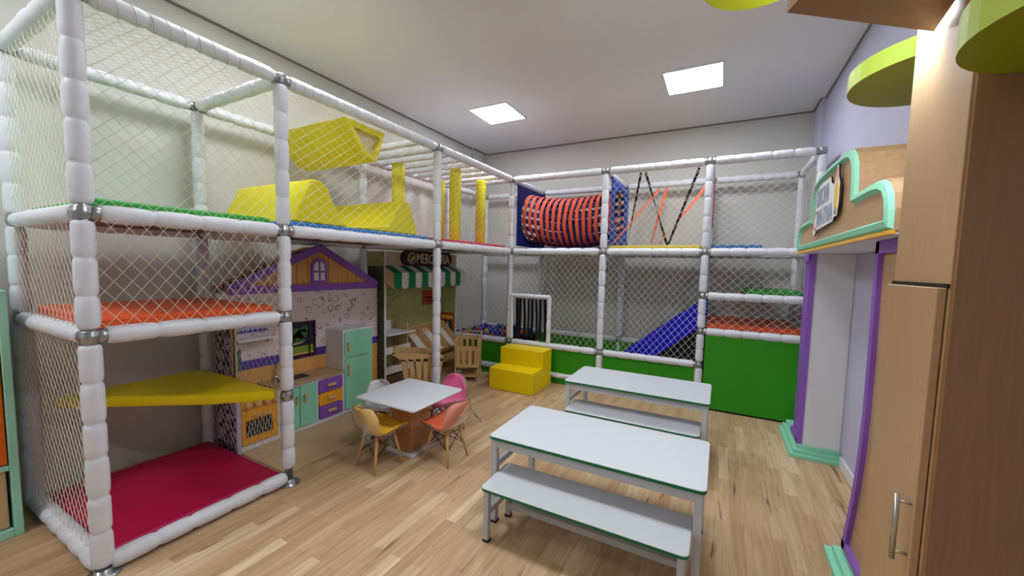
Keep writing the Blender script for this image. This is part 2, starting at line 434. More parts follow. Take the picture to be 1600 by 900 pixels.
def clamp(mb, c, axis='z', r=.0325, h=.052):
    c = Vector(c); d = {'z': Vector((0, 0, 1)), 'x': Vector((1, 0, 0)), 'y': Vector((0, 1, 0))}[axis]
    mb.lathe(c - d * h / 2, c + d * h / 2, [(0, r * .93), (.004, r), (h * .3, r), (h * .36, r * 1.07), (h * .64, r * 1.07), (h * .7, r), (h - .004, r), (h, r * .93)], M['steel'], 14)
def post(x, y, clamps, z1=ZT, foot=False, lo=None):
    lo = lo or (.10 if foot else .012)
    marks = sorted(z for z in clamps if lo + .06 < z < z1 - .06)
    mb = MB(); z = lo
    for q in marks + [None]:
        top = (q - .032) if q is not None else z1 - .032
        padded(mb, (x, y, z), (x, y, top), .0365); z = (q + .032) if q is not None else 0
    o = mb.build('post', FR, label=None)
    cm = MB(); cm.lathe((x, y, .0), (x, y, z1 + .012), [(0, .024), (z1 + .012, .024)], M['steel'], 10)
    cm.build('pole', o, label='steel pole inside the padding')
    for q in marks + [z1]:
        c2 = MB(); clamp(c2, (x, y, q)); c2.build('clamp', o, label='silver steel clamp')
    if foot:
        f = MB(); f.lathe((x, y, 0), (x, y, .03), [(0, .06), (.006, .06), (.008, .034), (.03, .03)], M['steel'], 16)
        f.build('foot_plate', o, label='round steel floor flange')
    return o
post(0, Y0, [ZM, ZO], foot=True, lo=.04); post(0, Y1, [ZM, ZO, ZY], foot=True); post(0, Y2, [ZM], foot=True)
post(0, Y3, [ZM, ZP]); post(X4, 0, [ZM, ZP]); post(X5, 0, [ZM, ZG, ZO2, ZP]); post(X6, 0, [ZM, ZO2])
post(XB, Y0, [ZM, ZO]); post(XB, Y1, [ZM]); post(XB, Y2, [ZM]); post(XB, 0, [ZM]); post(XB, YB, [ZM])
post(X4, YB, [ZM, ZP]); post(X5, YB, [ZM]); post(X6, YB, [ZM]); post(0, YB, [ZM])
def rail(p0, p1, r=.0375, lace=False, t0=.045, t1=.045, name='rail', seg=.165):
    mb = MB(); padded(mb, p0, p1, r, seg, t0, t1)
    o = mb.build(name, FR)
    p0, p1 = Vector(p0), Vector(p1); d = (p1 - p0).normalized(); L = (p1 - p0).length
    if t0 > .03:
        c = MB(); c.lathe(p0 + d * .02, p0 + d * (t0 + .012), [(0, .026), (.004, .031), (t0 - .012, .031), (t0 - .008, .026)], M['steel'], 12)
        c.build('clamp', o, label='silver steel elbow clamp'); c = MB(); c.lathe(p1 - d * .02, p1 - d * (t1 + .012), [(0, .026), (.004, .031), (t1 - .012, .031), (t1 - .008, .026)], M['steel'], 12)
        c.build('clamp', o, label='silver steel elbow clamp')
    if lace:
        a = d.orthogonal().normalized(); b = d.cross(a); pts = []
        n = int((L - .12) / .055)
        for i in range(n * 8 + 1):
            t = .06 + (L - .12) * i / (n * 8); q = 2 * PI * i / 8
            pts.append(p0 + d * t + (r * 1.06) * (math.cos(q) * a + math.sin(q) * b))
        MB().tube(pts, .0022, M['net'], 4).build('net_lacing', o, label='cream cord lacing')
    return o
V = lambda *a: a
# left wing
for a, b in ((Y0, Y1), (Y1, Y2), (Y2, Y3)):
    rail((0, a, ZT), (0, b, ZT), lace=True); rail((0, a, ZM), (0, b, ZM), lace=(a == Y2))
    rail((XB, a, ZT), (XB, b, ZT)); rail((XB, a, ZM), (XB, b, ZM))
rail((0, Y0, ZO), (0, Y1, ZO)); rail((0, Y0, .045), (0, Y1, .045), t0=.02, t1=.02)
for y in (Y0, Y1, Y2, Y3):
    rail((XB, y, ZT), (0, y, ZT)); rail((XB, y, ZM), (0, y, ZM))
rail((XB, Y0, ZO), (0, Y0, ZO)); rail((XB, Y0, .045), (0, Y0, .045), t0=.02, t1=.02)
# overhead rungs
for y in (-1.62, -1.22, -1.02, -.82, -.62, -.42, -.2):
    rail((XB, y, ZT - .005), (0, y, ZT - .005), .03, name='rung', t0=.03, t1=.03, seg=.12)
# back wing
rail((XB, 0, ZP), (0, 0, ZP)); rail((XB, YB, ZP), (0, YB, ZP)); rail((XB, 0, .1), (0, 0, .1))
rail((XB, YB, ZT), (0, YB, ZT)); rail((XB, YB, ZM), (0, YB, ZM)); rail((XB, 0, ZT), (XB, YB, ZT))
for a, b in ((0, X4), (X4, X5), (X5, X6)):
    rail((a, 0, ZT), (b, 0, ZT), lace=(a > 0)); rail((a, 0, ZM), (b, 0, ZM))
    rail((a, YB, ZT), (b, YB, ZT)); rail((a, YB, ZM), (b, YB, ZM))
    if a < X5:
        rail((a, 0, ZP), (b, 0, ZP), .036); rail((a, YB, ZP), (b, YB, ZP)); rail((a, 0, .1), (b, 0, .1), .03)
rail((X5, 0, ZG), (X6, 0, ZG)); rail((X5, 0, ZO2), (X6, 0, ZO2))
for x in (0, X4, X5, X6):
    rail((x, 0, ZT), (x, YB, ZT)); rail((x, 0, ZM), (x, YB, ZM))
# small padded doorway to the ball pit
rail((.035, -.012, ZP + .04), (.035, -.012, 1.02), .024, t0=0, t1=0, seg=.14, name='doorway_jamb')
rail((.535, -.012, ZP + .02), (.535, -.012, 1.03), .026, t0=0, t1=0, seg=.14, name='doorway_jamb')
rail((.03, -.012, 1.015), (.55, -.012, 1.015), .026, t0=0, t1=0, seg=.05, name='doorway_header')
# infill panels
MB().box(XB + .04, -.04, .012, .03, .0, ZP - .02, M['green']).build('infill_panel', FR, label='green infill panel')
MB().box(.04, X4 - .03, .012, .03, .0, ZP - .02, M['green']).build('infill_panel', FR, label='green infill panel')
MB().box(X4 + .03, X5 - .03, .012, .03, .0, ZP - .02, M['green']).build('infill_panel', FR, label='green infill panel')
MB().box(X5 + .045, X6 - .02, -.012, .012, .018, ZO2 - .02, M['green']).box(X5 + .045, X6 - .02, -.008, .012, 0, .018, M['blackvinyl']).build('infill_panel', FR, label='tall green infill panel')
MB().box(XB + .04, X5 - .03, YB - .03, YB - .012, .0, ZP - .02, M['green']).build('infill_panel', FR, label='green rear panel')
# netting ---------------------------------------------------------------
def net(P, U, W, ulen, wlen, du, dw, r, skew=0.0, knots=True, sag=.0):
    """diamond net on the rectangle P + a*U + b*W; du, dw: diamond width and height"""
    P, U, W = Vector(P), Vector(U), Vector(W); N = U.cross(W); mb = MB()
    k = dw / du
    def line(c, s):
        # b = s*k*(a - c) clipped to the rectangle
        pts = []
        a0, a1 = 0.0, ulen
        lo, hi = (c, c + wlen / k) if s > 0 else (c - wlen / k, c)
        a0 = max(a0, lo); a1 = min(a1, hi)
        if a1 - a0 < 1e-3: return
        nseg = 5; ph = rnd.random() * 6
        for i in range(nseg + 1):
            a = a0 + (a1 - a0) * i / nseg; b = s * k * (a - c)
            ee = (a - 0) * (ulen - a) * 4 / ulen ** 2 * b * (wlen - b) * 4 / wlen ** 2
            off = sag * ee
            pts.append(P + U * (a + skew * b) + W * b + N * off)
        mb.tube(pts, r, M['net'], 4, cap=False, smooth=True)
    n0 = int(-wlen / k / du) - 1; n1 = int((ulen + wlen / k) / du) + 2
    for i in range(n0, n1):
        line(i * du + .3 * du, 1); line(i * du + .3 * du, -1)
    if knots:
        h = du / 2; q = dw / 2
        for j in range(0, int(wlen / q) + 1):
            for i in range(-1, int(ulen / h) + 2):
                # crossings: b = k(a-c1) = -k(a-c2)
                if (i + j) % 2: continue
                a = i * h + .3 * du; b = j * q
                if 0 < a < ulen and 0 < b < wlen:
                    ee = a * (ulen - a) * 4 / ulen ** 2 * b * (wlen - b) * 4 / wlen ** 2
                    c = P + U * (a + skew * b) + W * b + N * sag * ee; e = r * 1.9
                    mb.add([c + U * e, c + W * e, c - U * e, c - W * e, c + N * e, c - N * e],
                           [(0, 1, 4), (1, 2, 4), (2, 3, 4), (3, 0, 4), (1, 0, 5), (2, 1, 5), (3, 2, 5), (0, 3, 5)], M['net'])
    return mb.build('net', FR, label='cream diamond mesh safety net')
uy, ux, uz = (0, 1, 0), (1, 0, 0), (0, 0, 1)
R1 = .00125; R2 = .0015
net((.012, Y0, ZM), uy, uz, Y1 - Y0, ZT - ZM, .058, .062, R1, sag=.01)
net((.02, Y0, ZO), uy, uz, Y1 - Y0, ZM - ZO, .058, .076, R1, sag=.012)
net((XB, Y0 - .012, .06), ux, uz, -XB, ZO - .06, .058, .07, R1, sag=-.012)
net((XB, Y0 - .012, ZO), ux, uz, -XB, ZM - ZO, .058, .07, R1, sag=-.012)
net((XB, Y0 - .012, ZM), ux, uz, -XB, ZT - ZM, .058, .07, R1, sag=-.01)
net((XB, Y1 - .012, .10), ux, uz, -XB, ZO - .10, .06, .075, R1, knots=False)
net((XB, Y1 - .012, ZO), ux, uz, -XB, ZM - ZO, .06, .075, R1, knots=False)
net((XB, Y0, ZT + .01), ux, uy, -XB, Y1 - Y0, .06, .06, R1, knots=False)
net((XB, Y1, ZT + .01), ux, uy, -XB, Y2 - Y1, .06, .06, R1, knots=False)
net((.015, Y1, ZM), uy, uz, Y2 - Y1, ZT - ZM, .078, .062, R1, skew=.0, sag=.012)
net((.015, Y2, ZM), uy, uz, Y3 - Y2, ZT - ZM, .078, .062, R1, sag=.012)
net((XB, -.01, ZP), ux, uz, -XB, ZM - ZP, .07, .08, R2)
net((0, -.012, 1.02), ux, uz, .57, ZM - 1.02, .07, .085, R2)
net((.56, -.012, ZP), ux, uz, X4 - .56, ZM - ZP, .07, .085, R2)
net((X4, -.014, ZM), ux, uz, X5 - X4, ZT - ZM, .068, .078, R2)
net((X4, -.014, ZP), ux, uz, X5 - X4, ZM - ZP, .068, .082, R2)
net((X5, -.014, ZM), ux, uz, X6 - X5, ZT - ZM, .08, .062, R2)
net((X5, -.014, ZG), ux, uz, X6 - X5, ZM - ZG, .076, .075, R2)
net((X5, -.014, ZO2), ux, uz, X6 - X5, ZG - ZO2, .08, .068, R2)
net((X6, 0, ZM), uy, uz, YB, ZT - ZM, .07, .07, R2)
net((X6, 0, ZO2), uy, uz, YB, ZM - ZO2, .07, .07, R2)

# ------------------------------------------------------------------ platforms
def deck(x0, x1, y0, y1, z, m, label, th=.045, ply=.03):
    t = thing('play_platform', ((x0 + x1) / 2, (y0 + y1) / 2, z - ply), label, 'platform', 'padded platforms of the climbing frame')
    MB().box(x0, x1, y0, y1, z - ply, z, M['ply']).build('plywood_base', t, label='brown plywood underside')
    MB().rbox(x0, x1, y0, y1, z, z + th, m, .015).build('padded_cover', t)
    return t
D = ZM + .028
deck(XB + .043, -.043, Y0 + .043, Y1 - .043, D, M['greenmat'], 'green padded platform, top level of the front end of the frame', .04)
deck(XB + .043, -.043, Y1 + .043, Y2 - .043, D, M['bluevinyl'], 'blue padded platform carrying the yellow foam blocks, above the toy kitchen', .04)
deck(XB + .043, -.043, Y2 + .043, Y3 - .043, D, M['crimson'], 'crimson padded platform under the yellow foam columns', .04)
deck(.043, X4 - .043, .043, YB - .043, D, M['navy'], 'navy padded platform under the webbing tunnel', .02)
deck(X4 + .043, X5 - .043, .043, YB - .043, D, M['yellowmat'], 'yellow padded platform under the crossed webbing straps', .04)
deck(X5 + .043, 2.625, .043, YB - .043, D, M['bluevinyl'], 'short blue padded platform near the wooden archway sign', .04)
deck(2.52, X6 - .043, .043, YB - .043, ZG + .03, M['greenmat'], 'green padded step platform behind the net beside the purple column', .04)
deck(X5 + .043, X6 - .043, .043, YB - .043, ZO2 + .025, M['orange'], 'orange padded platform above the tall green panel', .05)
deck(XB + .043, -.043, Y0 + .043, Y1 - .043, ZO + .012, M['orange'], 'orange padded platform between the yellow shelf and the green platform', .055)
t = tag(MB().rbox(XB + .043, -.042, Y0 + .042, Y1 - .02, .0, .07, M['magenta'], .02).build('play_platform', bevel=0), 'magenta padded floor mat inside the front end of the climbing frame', 'platform', 'padded platforms of the climbing frame')
# triangular yellow shelf
tri = [(-.06, Y1 - .03), (-.04, Y1 - .06), (-.25, Y1 - .28), (XB + .06, Y0 + .08), (XB + .02, Y0 + .10), (XB + .02, Y1 - .08), (XB + .06, Y1 - .03)]
def inset(poly, k):
    cx = sum(p[0] for p in poly) / len(poly); cy = sum(p[1] for p in poly) / len(poly)
    return [(cx + (x - cx) * k, cy + (y - cy) * k) for x, y in poly]
mb = MB(); mb.loft([[(x, y, z) for x, y in inset(tri, k)] for z, k in ((.535, .95), (.54, .985), (.555, 1), (.575, 1), (.59, .985), (.597, .95))], M['shelfyellow'])
tag(mb.build('play_platform', bevel=.004), 'mustard yellow triangular padded shelf half way up the front end of the frame', 'platform', 'padded platforms of the climbing frame')

# ------------------------------------------------------------------ yellow foam blocks
ZD = D + .041
def prism_y(poly, x0, x1, m, name, label, bevel=.012):
    mb = MB(); mb.prism(poly, lambda a, b, d: (d, a, b), x0, x1, m)
    return tag(mb.build(name, bevel=bevel), label, 'foam block', 'yellow foam obstacle blocks')
prism_y([(-2.72, ZD), (-2.30, ZD), (-2.34, ZD + .03), (-2.41, ZD + .13), (-2.46, ZD + .24), (-2.50, ZD + .275), (-2.545, ZD + .285), (-2.585, ZD + .28)], -.9, -.06, M['foam'],
        'foam_wedge', 'yellow humped foam wedge on the blue platform, nearest the front end')
prism_y([(-2.28, ZD), (-1.585, ZD), (-1.69, ZD + .265), (-1.80, ZD + .265), (-1.925, ZD + .05), (-2.1, ZD + .03)], -.9, -.06, M['foam'],
        'foam_wedge', 'yellow foam wedge with a flat top on the blue platform, beside the foam columns')
# hanging hollow block
t = thing('foam_crossbeam', (-.48, -2.13, 2.15), 'hollow yellow foam beam hanging under the top rail above the wedges', 'foam block', 'yellow foam obstacle blocks')
out = [(-2.31, 2.385), (-1.95, 2.375), (-2.03, 2.15), (-2.14, 2.175)]
out = [(-2.31, 2.385), (-2.145, 2.17), (-2.03, 2.145), (-1.945, 2.38)]
inn = [(-2.245, 2.345), (-2.125, 2.20), (-2.045, 2.185), (-1.985, 2.335)]
mb = MB(); n = 4
for xx0, xx1 in ((-.9, -.08),):
    A = [(xx1, y, z) for y, z in out]; B = [(xx1, y, z) for y, z in inn]; C = [(xx0, y, z) for y, z in out]; Dd = [(xx1 - .05, y, z) for y, z in inn]
    vs = A + B + C + Dd
    fs = []
    for i in range(4):
        j = (i + 1) % 4
        fs += [(i, j, 4 + j, 4 + i), (i, 8 + i, 8 + j, j), (4 + i, 4 + j, 12 + j, 12 + i)]
    fs.append((8, 9, 10, 11)); mb.add(vs, fs, M['foam'])
mb.build('shell', t)
MB().add([(-.13, y, z) for y, z in inn], [(0, 1, 2, 3)], M['cream']).build('lining', t, label='pale cream inner panel')
mb = MB()
for x in (-.25, -.7): mb.tube([(x, -2.29, 2.385), (x, -1.96, 2.385)], .006, M['strapblk'], 6)
mb.build('hanging_strap', t, label='dark hanging strap')
# columns
def fcol(x, y, r, ztop, label):
    mb = MB(); mb.lathe((x, y, ZD), (x, y, ztop), [(0, r * .9), (.008, r), (ztop - ZD - .02, r), (ztop - ZD - .006, r * .93), (ztop - ZD, r * .7)], M['foam'], 20)
    return tag(mb.build('foam_column'), label, 'foam column', 'yellow foam columns')
fcol(-.22, -.845, .062, 2.375, 'tall yellow foam column standing between two others on the crimson platform')
fcol(-.25, -.31, .060, 2.365, 'yellow foam column on the crimson platform, nearest the webbing tunnel')
fcol(-.42, -.86, .058, 2.28, 'yellow foam column on the crimson platform half hidden behind a white padded post')
fcol(-.62, -1.255, .062, 2.37, 'yellow foam column rising behind the flat topped foam wedge')

# ------------------------------------------------------------------ webbing tunnel
t = thing('webbing_tunnel', (.6, .45, ZD), 'orange and navy woven webbing crawl tunnel hung between two blue canvas panels', 'crawl tunnel')
def canvas(x, m, name):
    mb = MB(); cy, cz, r = .44, 2.0, .30; N = 32
    y0, y1, z0, z1 = .045, .875, D + .043, ZT - .05
    vs = []; fs = []
    for xx in (x - .008, x + .008):
        for i in range(N):
            a = 2 * PI * i / N; c, s_ = math.cos(a), math.sin(a)
            vs.append((xx, cy + r * c, cz + r * s_))
            k = min((y1 - cy) / c if c > 1e-6 else 9, (y0 - cy) / c if c < -1e-6 else 9, (z1 - cz) / s_ if s_ > 1e-6 else 9, (z0 - cz) / s_ if s_ < -1e-6 else 9)
            vs.append((xx, cy + k * c, cz + k * s_))
    for h in (0, 1):
        for i in range(N):
            j = (i + 1) % N; o = h * 2 * N
            q = (o + 2 * i, o + 2 * j, o + 2 * j + 1, o + 2 * i + 1); fs.append(q if h == 0 else q[::-1])
    for i in range(N):
        j = (i + 1) % N
        fs.append((2 * i, 2 * N + 2 * i, 2 * N + 2 * j, 2 * j)); fs.append((2 * i + 1, 2 * j + 1, 2 * N + 2 * j + 1, 2 * N + 2 * i + 1))
    # corners of the rectangle
    for yy, zz in ((y0, z0), (y0, z1), (y1, z0), (y1, z1)):
        mb.box(x - .0079, x + .0079, min(yy, yy + (.1 if yy == y0 else -.1)), max(yy, yy + (.1 if yy == y0 else -.1)), min(zz, zz + (.07 if zz == z0 else -.07)), max(zz, zz + (.07 if zz == z0 else -.07)), m)
    mb.add(vs, fs, m)
    for zz in (1.85, 2.0, 2.15): mb.box(x + .008, x + .012, .36, .39, zz, zz + .02, M['steel'])
    mb.build(name, t)
canvas(.055, M['navy'], 'end_panel'); canvas(1.205, M['royal'], 'end_panel')
x0t, x1t = .065, 1.197
def tun(u, a):   # u 0..1 along, a angle
    x = x0t + (x1t - x0t) * u; q = 1 - (2 * u - 1) ** 2
    cz = 2.0 - .085 * q; r = .30 - .012 * q
    return Vector((x, .44 + r * math.cos(a) * 1.0, cz + r * math.sin(a) * (1 + .05 * q)))
NH, NL = 15, 18
hoop = MB(); strip = MB()
def strap_grid(mb, f, n, w_fn, m, closed=False):
    vs = []; fs = []
    for i in range(n + 1):
        vs += w_fn(i / n)
    for i in range(n): fs.append((2 * i, 2 * i + 1, 2 * i + 3, 2 * i + 2))
    mb.add(vs, fs, m, True)
for i in range(NH):
    u = (i + .5) / NH; w = .27 / NH
    hm = M['straporD'] if i % 3 else M['strapor']
    mb = MB(); vs = []; fs = []; N = 40
    for j in range(N):
        a = 2 * PI * j / N; wob = .004 * math.sin(5 * a + i)
        for uu in (u - w, u + w):
            p = tun(min(1, max(0, uu + wob)), a); c = Vector((p.x, .44, p.z - .0)); d = Vector((0, math.cos(a), math.sin(a)))
            vs.append(tuple(p + d * .004))
            vs.append(tuple(p + d * .0015))
    for j in range(N):
        k = (j + 1) % N
        fs += [(4 * j, 4 * j + 2, 4 * k + 2, 4 * k), (4 * j + 1, 4 * k + 1, 4 * k + 3, 4 * j + 3), (4 * j, 4 * k, 4 * k + 1, 4 * j + 1), (4 * j + 2, 4 * j + 3, 4 * k + 3, 4 * k + 2)]
    mb.add(vs, fs, hm, False); mb.build('webbing_hoop', t, label='orange webbing hoop')
for i in range(NL):
    a0 = 2 * PI * (i + .5) / NL; w = .62 * PI / NL
    mb = MB(); vs = []; fs = []; N = 36
    for j in range(N + 1):
        u = j / N; wob = .03 * math.sin(9 * u + i * 1.7)
        dr = .0055 if (j + i) % 2 else -.0005
        for aa in (a0 - w + wob, a0 + w + wob):
            p = tun(u, aa); d = Vector((0, math.cos(aa), math.sin(aa)))
            vs.append(tuple(p + d * (-.001))); vs.append(tuple(p + d * (-.004)))
    for j in range(N):
        a, b = 4 * j, 4 * (j + 1)
        fs += [(a, a + 2, b + 2, b), (a + 1, b + 1, b + 3, a + 3), (a, b, b + 1, a + 1), (a + 2, a + 3, b + 3, b + 2)]
    mb.add(vs, fs, M['strapnav'], False); mb.build('webbing_strip', t, label='navy lengthwise webbing strip')

# ------------------------------------------------------------------ crossed webbing straps (yellow platform bay)
def webstrap(p0, p1, m, label, w=.022, twist=PI):
    p0, p1 = Vector(p0), Vector(p1); d = (p1 - p0).normalized(); a = d.cross(Vector((0, 1, 0))).normalized(); b = d.cross(a)
    mb = MB(); N = 16; rings = []
    for i in range(N + 1):
        q = twist * i / N; e = math.cos(q) * a + math.sin(q) * b; f = d.cross(e); p = p0 + (p1 - p0) * i / N
        rings.append([tuple(p + e * w / 2 * s1 + f * .0014 * s2) for s1, s2 in ((1, 1), (-1, 1), (-1, -1), (1, -1))])
    mb.loft(rings, m)
    return tag(mb.build('webbing_strap'), label, 'strap', 'crossed climbing straps')
zt, zb = ZT - .045, D + .06
webstrap((1.51, .02, zt), (1.28, .56, zb), M['strapblk'], 'dark webbing strap next to the blue canvas panel, leaning towards it', .026, PI * .45)
webstrap((1.555, .02, zt), (1.74, .55, zb), M['strapblk'], 'dark webbing strap whose foot is farther from the blue canvas panel than its top', .026, PI)
webstrap((2.06, .02, zt), (1.80, .12, zb), M['strapblk'], 'dark webbing strap leaning beside the padded post with the blue platform', .026, PI * .1)
webstrap((1.585, YB - .055, ZT - .06), (1.235, .06, zb), M['strapor'], 'long orange webbing strap slanting down to the foot of the blue canvas panel', .03, PI * .25)
webstrap((1.665, YB - .045, ZT - .05), (1.635, .05, zb), M['strapor'], 'steep orange webbing strap in the middle of the yellow platform', .034, PI * .3)
webstrap((2.10, .55, ZT - .14), (1.72, .05, zb), M['strapor'], 'orange webbing strap slanting from the padded post beside the blue platform', .034, PI * .6)
# crimson hanging side panel behind post
mb = MB(); mb.prism([(.06, D + .22), (.10, D + .2), (.32, ZT - .25), (.3, ZT - .1), (.08, ZT - .14)], lambda a, b, d: (d, a, b), X5 + .04, X5 + .05, M['crimson'])
tag(mb.build('canvas_flap'), 'dark crimson canvas flap hanging behind the padded post over the blue platform', 'canvas flap')

# ------------------------------------------------------------------ slide
t = thing('slide', (1.6, .45, 0), 'blue slide with black side skirt behind the lower net', 'slide')
top = [(1.24, .30), (1.36, .42), (2.12, 1.045), (X5 + .038, 1.065), (X5 + .038, .80), (2.10, .755), (1.72, .44), (1.60, .30)]
MB().prism(top, lambda a, b, d: (a, d, b), .10, .135, M['slide']).build('side_wall', t, bevel=.008)
MB().prism(top, lambda a, b, d: (a, d, b), .70, .735, M['slide']).build('side_wall', t, bevel=.008)
ch = [(1.28, .26), (1.40, .36), (2.1, .86), (X5 + .038, .87), (X5 + .038, .84), (2.1, .83), (1.42, .33), (1.3, .24)]
MB().prism(ch, lambda a, b, d: (a, d, b), .13, .705, M['slide']).build('chute', t)
MB().prism([(1.58, .0), (X5 + .038, .0), (X5 + .038, .80), (2.1, .755), (1.72, .44), (1.58, .28)], lambda a, b, d: (a, d, b), .145, .69, M['blackvinyl']).build('skirt', t, label='black fabric skirt under the chute')
# elastic strap curtain in the doorway
t = thing('strap_curtain', (.285, .0, ZP + .04), 'black elastic straps hanging in the small white padded doorway', 'strap curtain')
for i in range(8):
    x = .098 + i * .053 + rnd.uniform(-.006, .006); w = rnd.uniform(.015, .021); dx = rnd.uniform(-.012, .012)
    p0 = Vector((x, .0, .984)); p1 = Vector((x + dx, rnd.uniform(.0, .02), ZP + .06)); mb = MB()
    rings = [[(p.x - w, p.y - .002, p.z), (p.x + w, p.y - .002, p.z), (p.x + w, p.y + .002, p.z), (p.x - w, p.y + .002, p.z)] for p in (p0, (p0 + p1) / 2 + Vector((.004, .006, 0)), p1)]
    mb.loft(rings, M['blackvinyl']); mb.build('strap', t)

# ------------------------------------------------------------------ ball pit
tag(MB().box(XB + .05, -.05, .05, YB - .05, 0.0, .40, M['blackvinyl']).build('pit_floor_pad'), 'dark pad filling the bottom of the corner ball pit', 'floor pad')
tag(MB().rbox(.05, X5 - .6, .04, YB - .04, 0.0, .30, M['greenmat'], .02).build('pit_floor_pad'), 'green floor pad behind the low green panels', 'floor pad')
def ball_mesh(m): return MB().sphere((0, 0, 0), .034, m, 14, 10)
protos = {}
def ball(x, y, z, c, label, grp):
    if c not in protos:
        o = ball_mesh(M[c]).build('plastic_ball', local=True); protos[c] = o
    else:
        o = protos[c].copy(); COL.objects.link(o)
    o.location = (x, y, z); tag(o, label, 'ball', grp)
zrow = .40 + .055
names = {'ballblue': ('shiny blue plastic ball in the corner ball pit', 'blue balls in the ball pit'), 'ballred': ('orange red plastic ball in the corner ball pit', 'red balls in the ball pit'),
         'ballyellow': ('yellow plastic ball in the corner ball pit', 'yellow balls in the ball pit'), 'ballgreen': ('green plastic ball in the corner ball pit', 'green balls in the ball pit')}
cells = []
for j in range(11):
    for i in range(12):
        x = XB + .095 + i * .0695 + (.034 if j % 2 else 0); y = .095 + j * .068
        if x > -.09: continue
        cells.append((x, y, zrow))
for j in range(8):
    for i in range(9):
        x = -.70 + i * .0695 + (.034 if j % 2 else 0); y = .145 + j * .068
        if x > -.11 or rnd.random() < .18 + .05 * j: continue
        cells.append((x, y, zrow + .05))
for i in range(3): cells.append((-.50 + .17 * i, .25 + .07 * i, zrow + .1))
for x, y, z in cells:
    q = rnd.random(); c = 'ballblue' if q < .72 else 'ballred' if q < .88 else 'ballyellow' if q < .96 else 'ballgreen'
    ball(x, y, z, c, names[c][0], names[c][1])
for i, (x, y) in enumerate(((.62, .08), (.69, .09), (.655, .15), (.74, .075))):
    ball(x, y, .334, 'ballred' if i != 1 else 'ballyellow', ('orange red' if i != 1 else 'yellow') + ' plastic ball on the green pad past the doorway' , 'stray balls on the green pad')

# ------------------------------------------------------------------ yellow steps
t = thing('foam_steps', (.33, -.3, 0), 'yellow foam two-step block before the small padded doorway', 'steps')
mb = MB(); mb.prism([(-.555, 0), (-.555, .238), (-.305, .238), (-.305, .0)], lambda a, b, d: (d, a, b), .06, .60, M['stepyellow']); mb.build('lower_step', t, bevel=.008)
mb = MB(); mb.prism([(-.303, 0), (-.303, .425), (-.05, .425), (-.05, 0)], lambda a, b, d: (d, a, b), .055, .60, M['stepyellow']); mb.build('upper_step', t, bevel=.008)

# ------------------------------------------------------------------ white tables and benches
def tab(name, w, d, h, label, cat, group, th=.02, leg=.034, apron=True, mid=None, st=None):
    """local frame, origin on the floor at the centre"""
    o = thing(name, (0, 0, 0), label, cat, group)
    r = .028; pts = []
    for cx, cy, a0 in ((w / 2 - r, d / 2 - r, 0), (-w / 2 + r, d / 2 - r, PI / 2), (-w / 2 + r, -d / 2 + r, PI), (w / 2 - r, -d / 2 + r, 1.5 * PI)):
        for i in range(6):
            a = a0 + PI / 2 * i / 5; pts.append((cx + r * math.cos(a), cy + r * math.sin(a), cx, cy))
    mb = MB(); k = 1 - .003 / r
    ring = lambda z, q: [(cx + (x - cx) * q, cy + (y - cy) * q, z) for x, y, cx, cy in pts]
    mb.loft([ring(h - th + .002, k), ring(h - th + .002, 1), ring(h - .003, 1)], M['greenedge'], cap=False)
    mb.loft([ring(h - .003, 1), ring(h, k)], M['whiteboard'], cap=False)
    n = len(pts); mb.add(ring(h, k), [tuple(range(n))], M['whiteboard'])
    mb.add(ring(h - th, k), [tuple(reversed(range(n)))], M['whiteboard']); mb.loft([ring(h - th, k), ring(h - th + .002, k)], M['whiteboard'], cap=False)
    mb.build('top', o, local=True, label='white top with a green edge band')
    lx, ly = w / 2 - .028, d / 2 - .03; q = leg / 2
    for sx in (-1, 1):
        for sy in (-1, 1):
            l = MB().box(sx * lx - q, sx * lx + q, sy * ly - q, sy * ly + q, .008, h - th, M['greymetal']).build('leg', o, local=True, bevel=.003)
            MB().box(sx * lx - q - .002, sx * lx + q + .002, sy * ly - q - .002, sy * ly + q + .002, 0, .012, M['blackcap']).build('foot_cap', l, local=True, label='black plastic foot cap')
    if apron:
        a = MB()
        for sy in (-1, 1): a.box(-lx + q, lx - q, sy * ly - .012, sy * ly + .012, h - th - .045, h - th, M['greymetal'])
        for sx in (-1, 1): a.box(sx * lx - .012, sx * lx + .012, -ly + q, ly - q, h - th - .045, h - th, M['greymetal'])
        a.build('apron', o, local=True)
    mid = mid or h * .5
    s = MB()
    for sx in (-1, 1): s.box(sx * lx - .012, sx * lx + .012, -ly + q, ly - q, mid, mid + .03, M['greymetal'])
    s.build('end_bar', o, local=True)
    MB().box(-lx + .012, lx - .012, ly - .045, ly - .02, st or mid, (st or mid) + .032, M['greymetal']).build('stretcher', o, local=True)
    return o
ta = tab('canteen_table', 1.04, .525, .48, 'long white table with green edge nearest the camera, behind the front bench', 'table', 'white canteen tables', mid=.30)
ta.location = (1.777, -2.245, 0)
tb = copy_tree(ta, (1.762, -1.09, 0), 0, 'long white table with green edge standing before the green play frame panels')
ba = tab('canteen_bench', .945, .285, .285, 'white bench with green edge in the foreground, before the nearest table', 'bench', 'white canteen benches', th=.018, leg=.028, apron=False, mid=.135, st=.07)
ba.location = (1.777, -2.515, 0); ba.rotation_euler = (0, 0, 0)
bb = copy_tree(ba, (1.761, -1.315, 0), 0, 'white bench with green edge between the two long white tables')

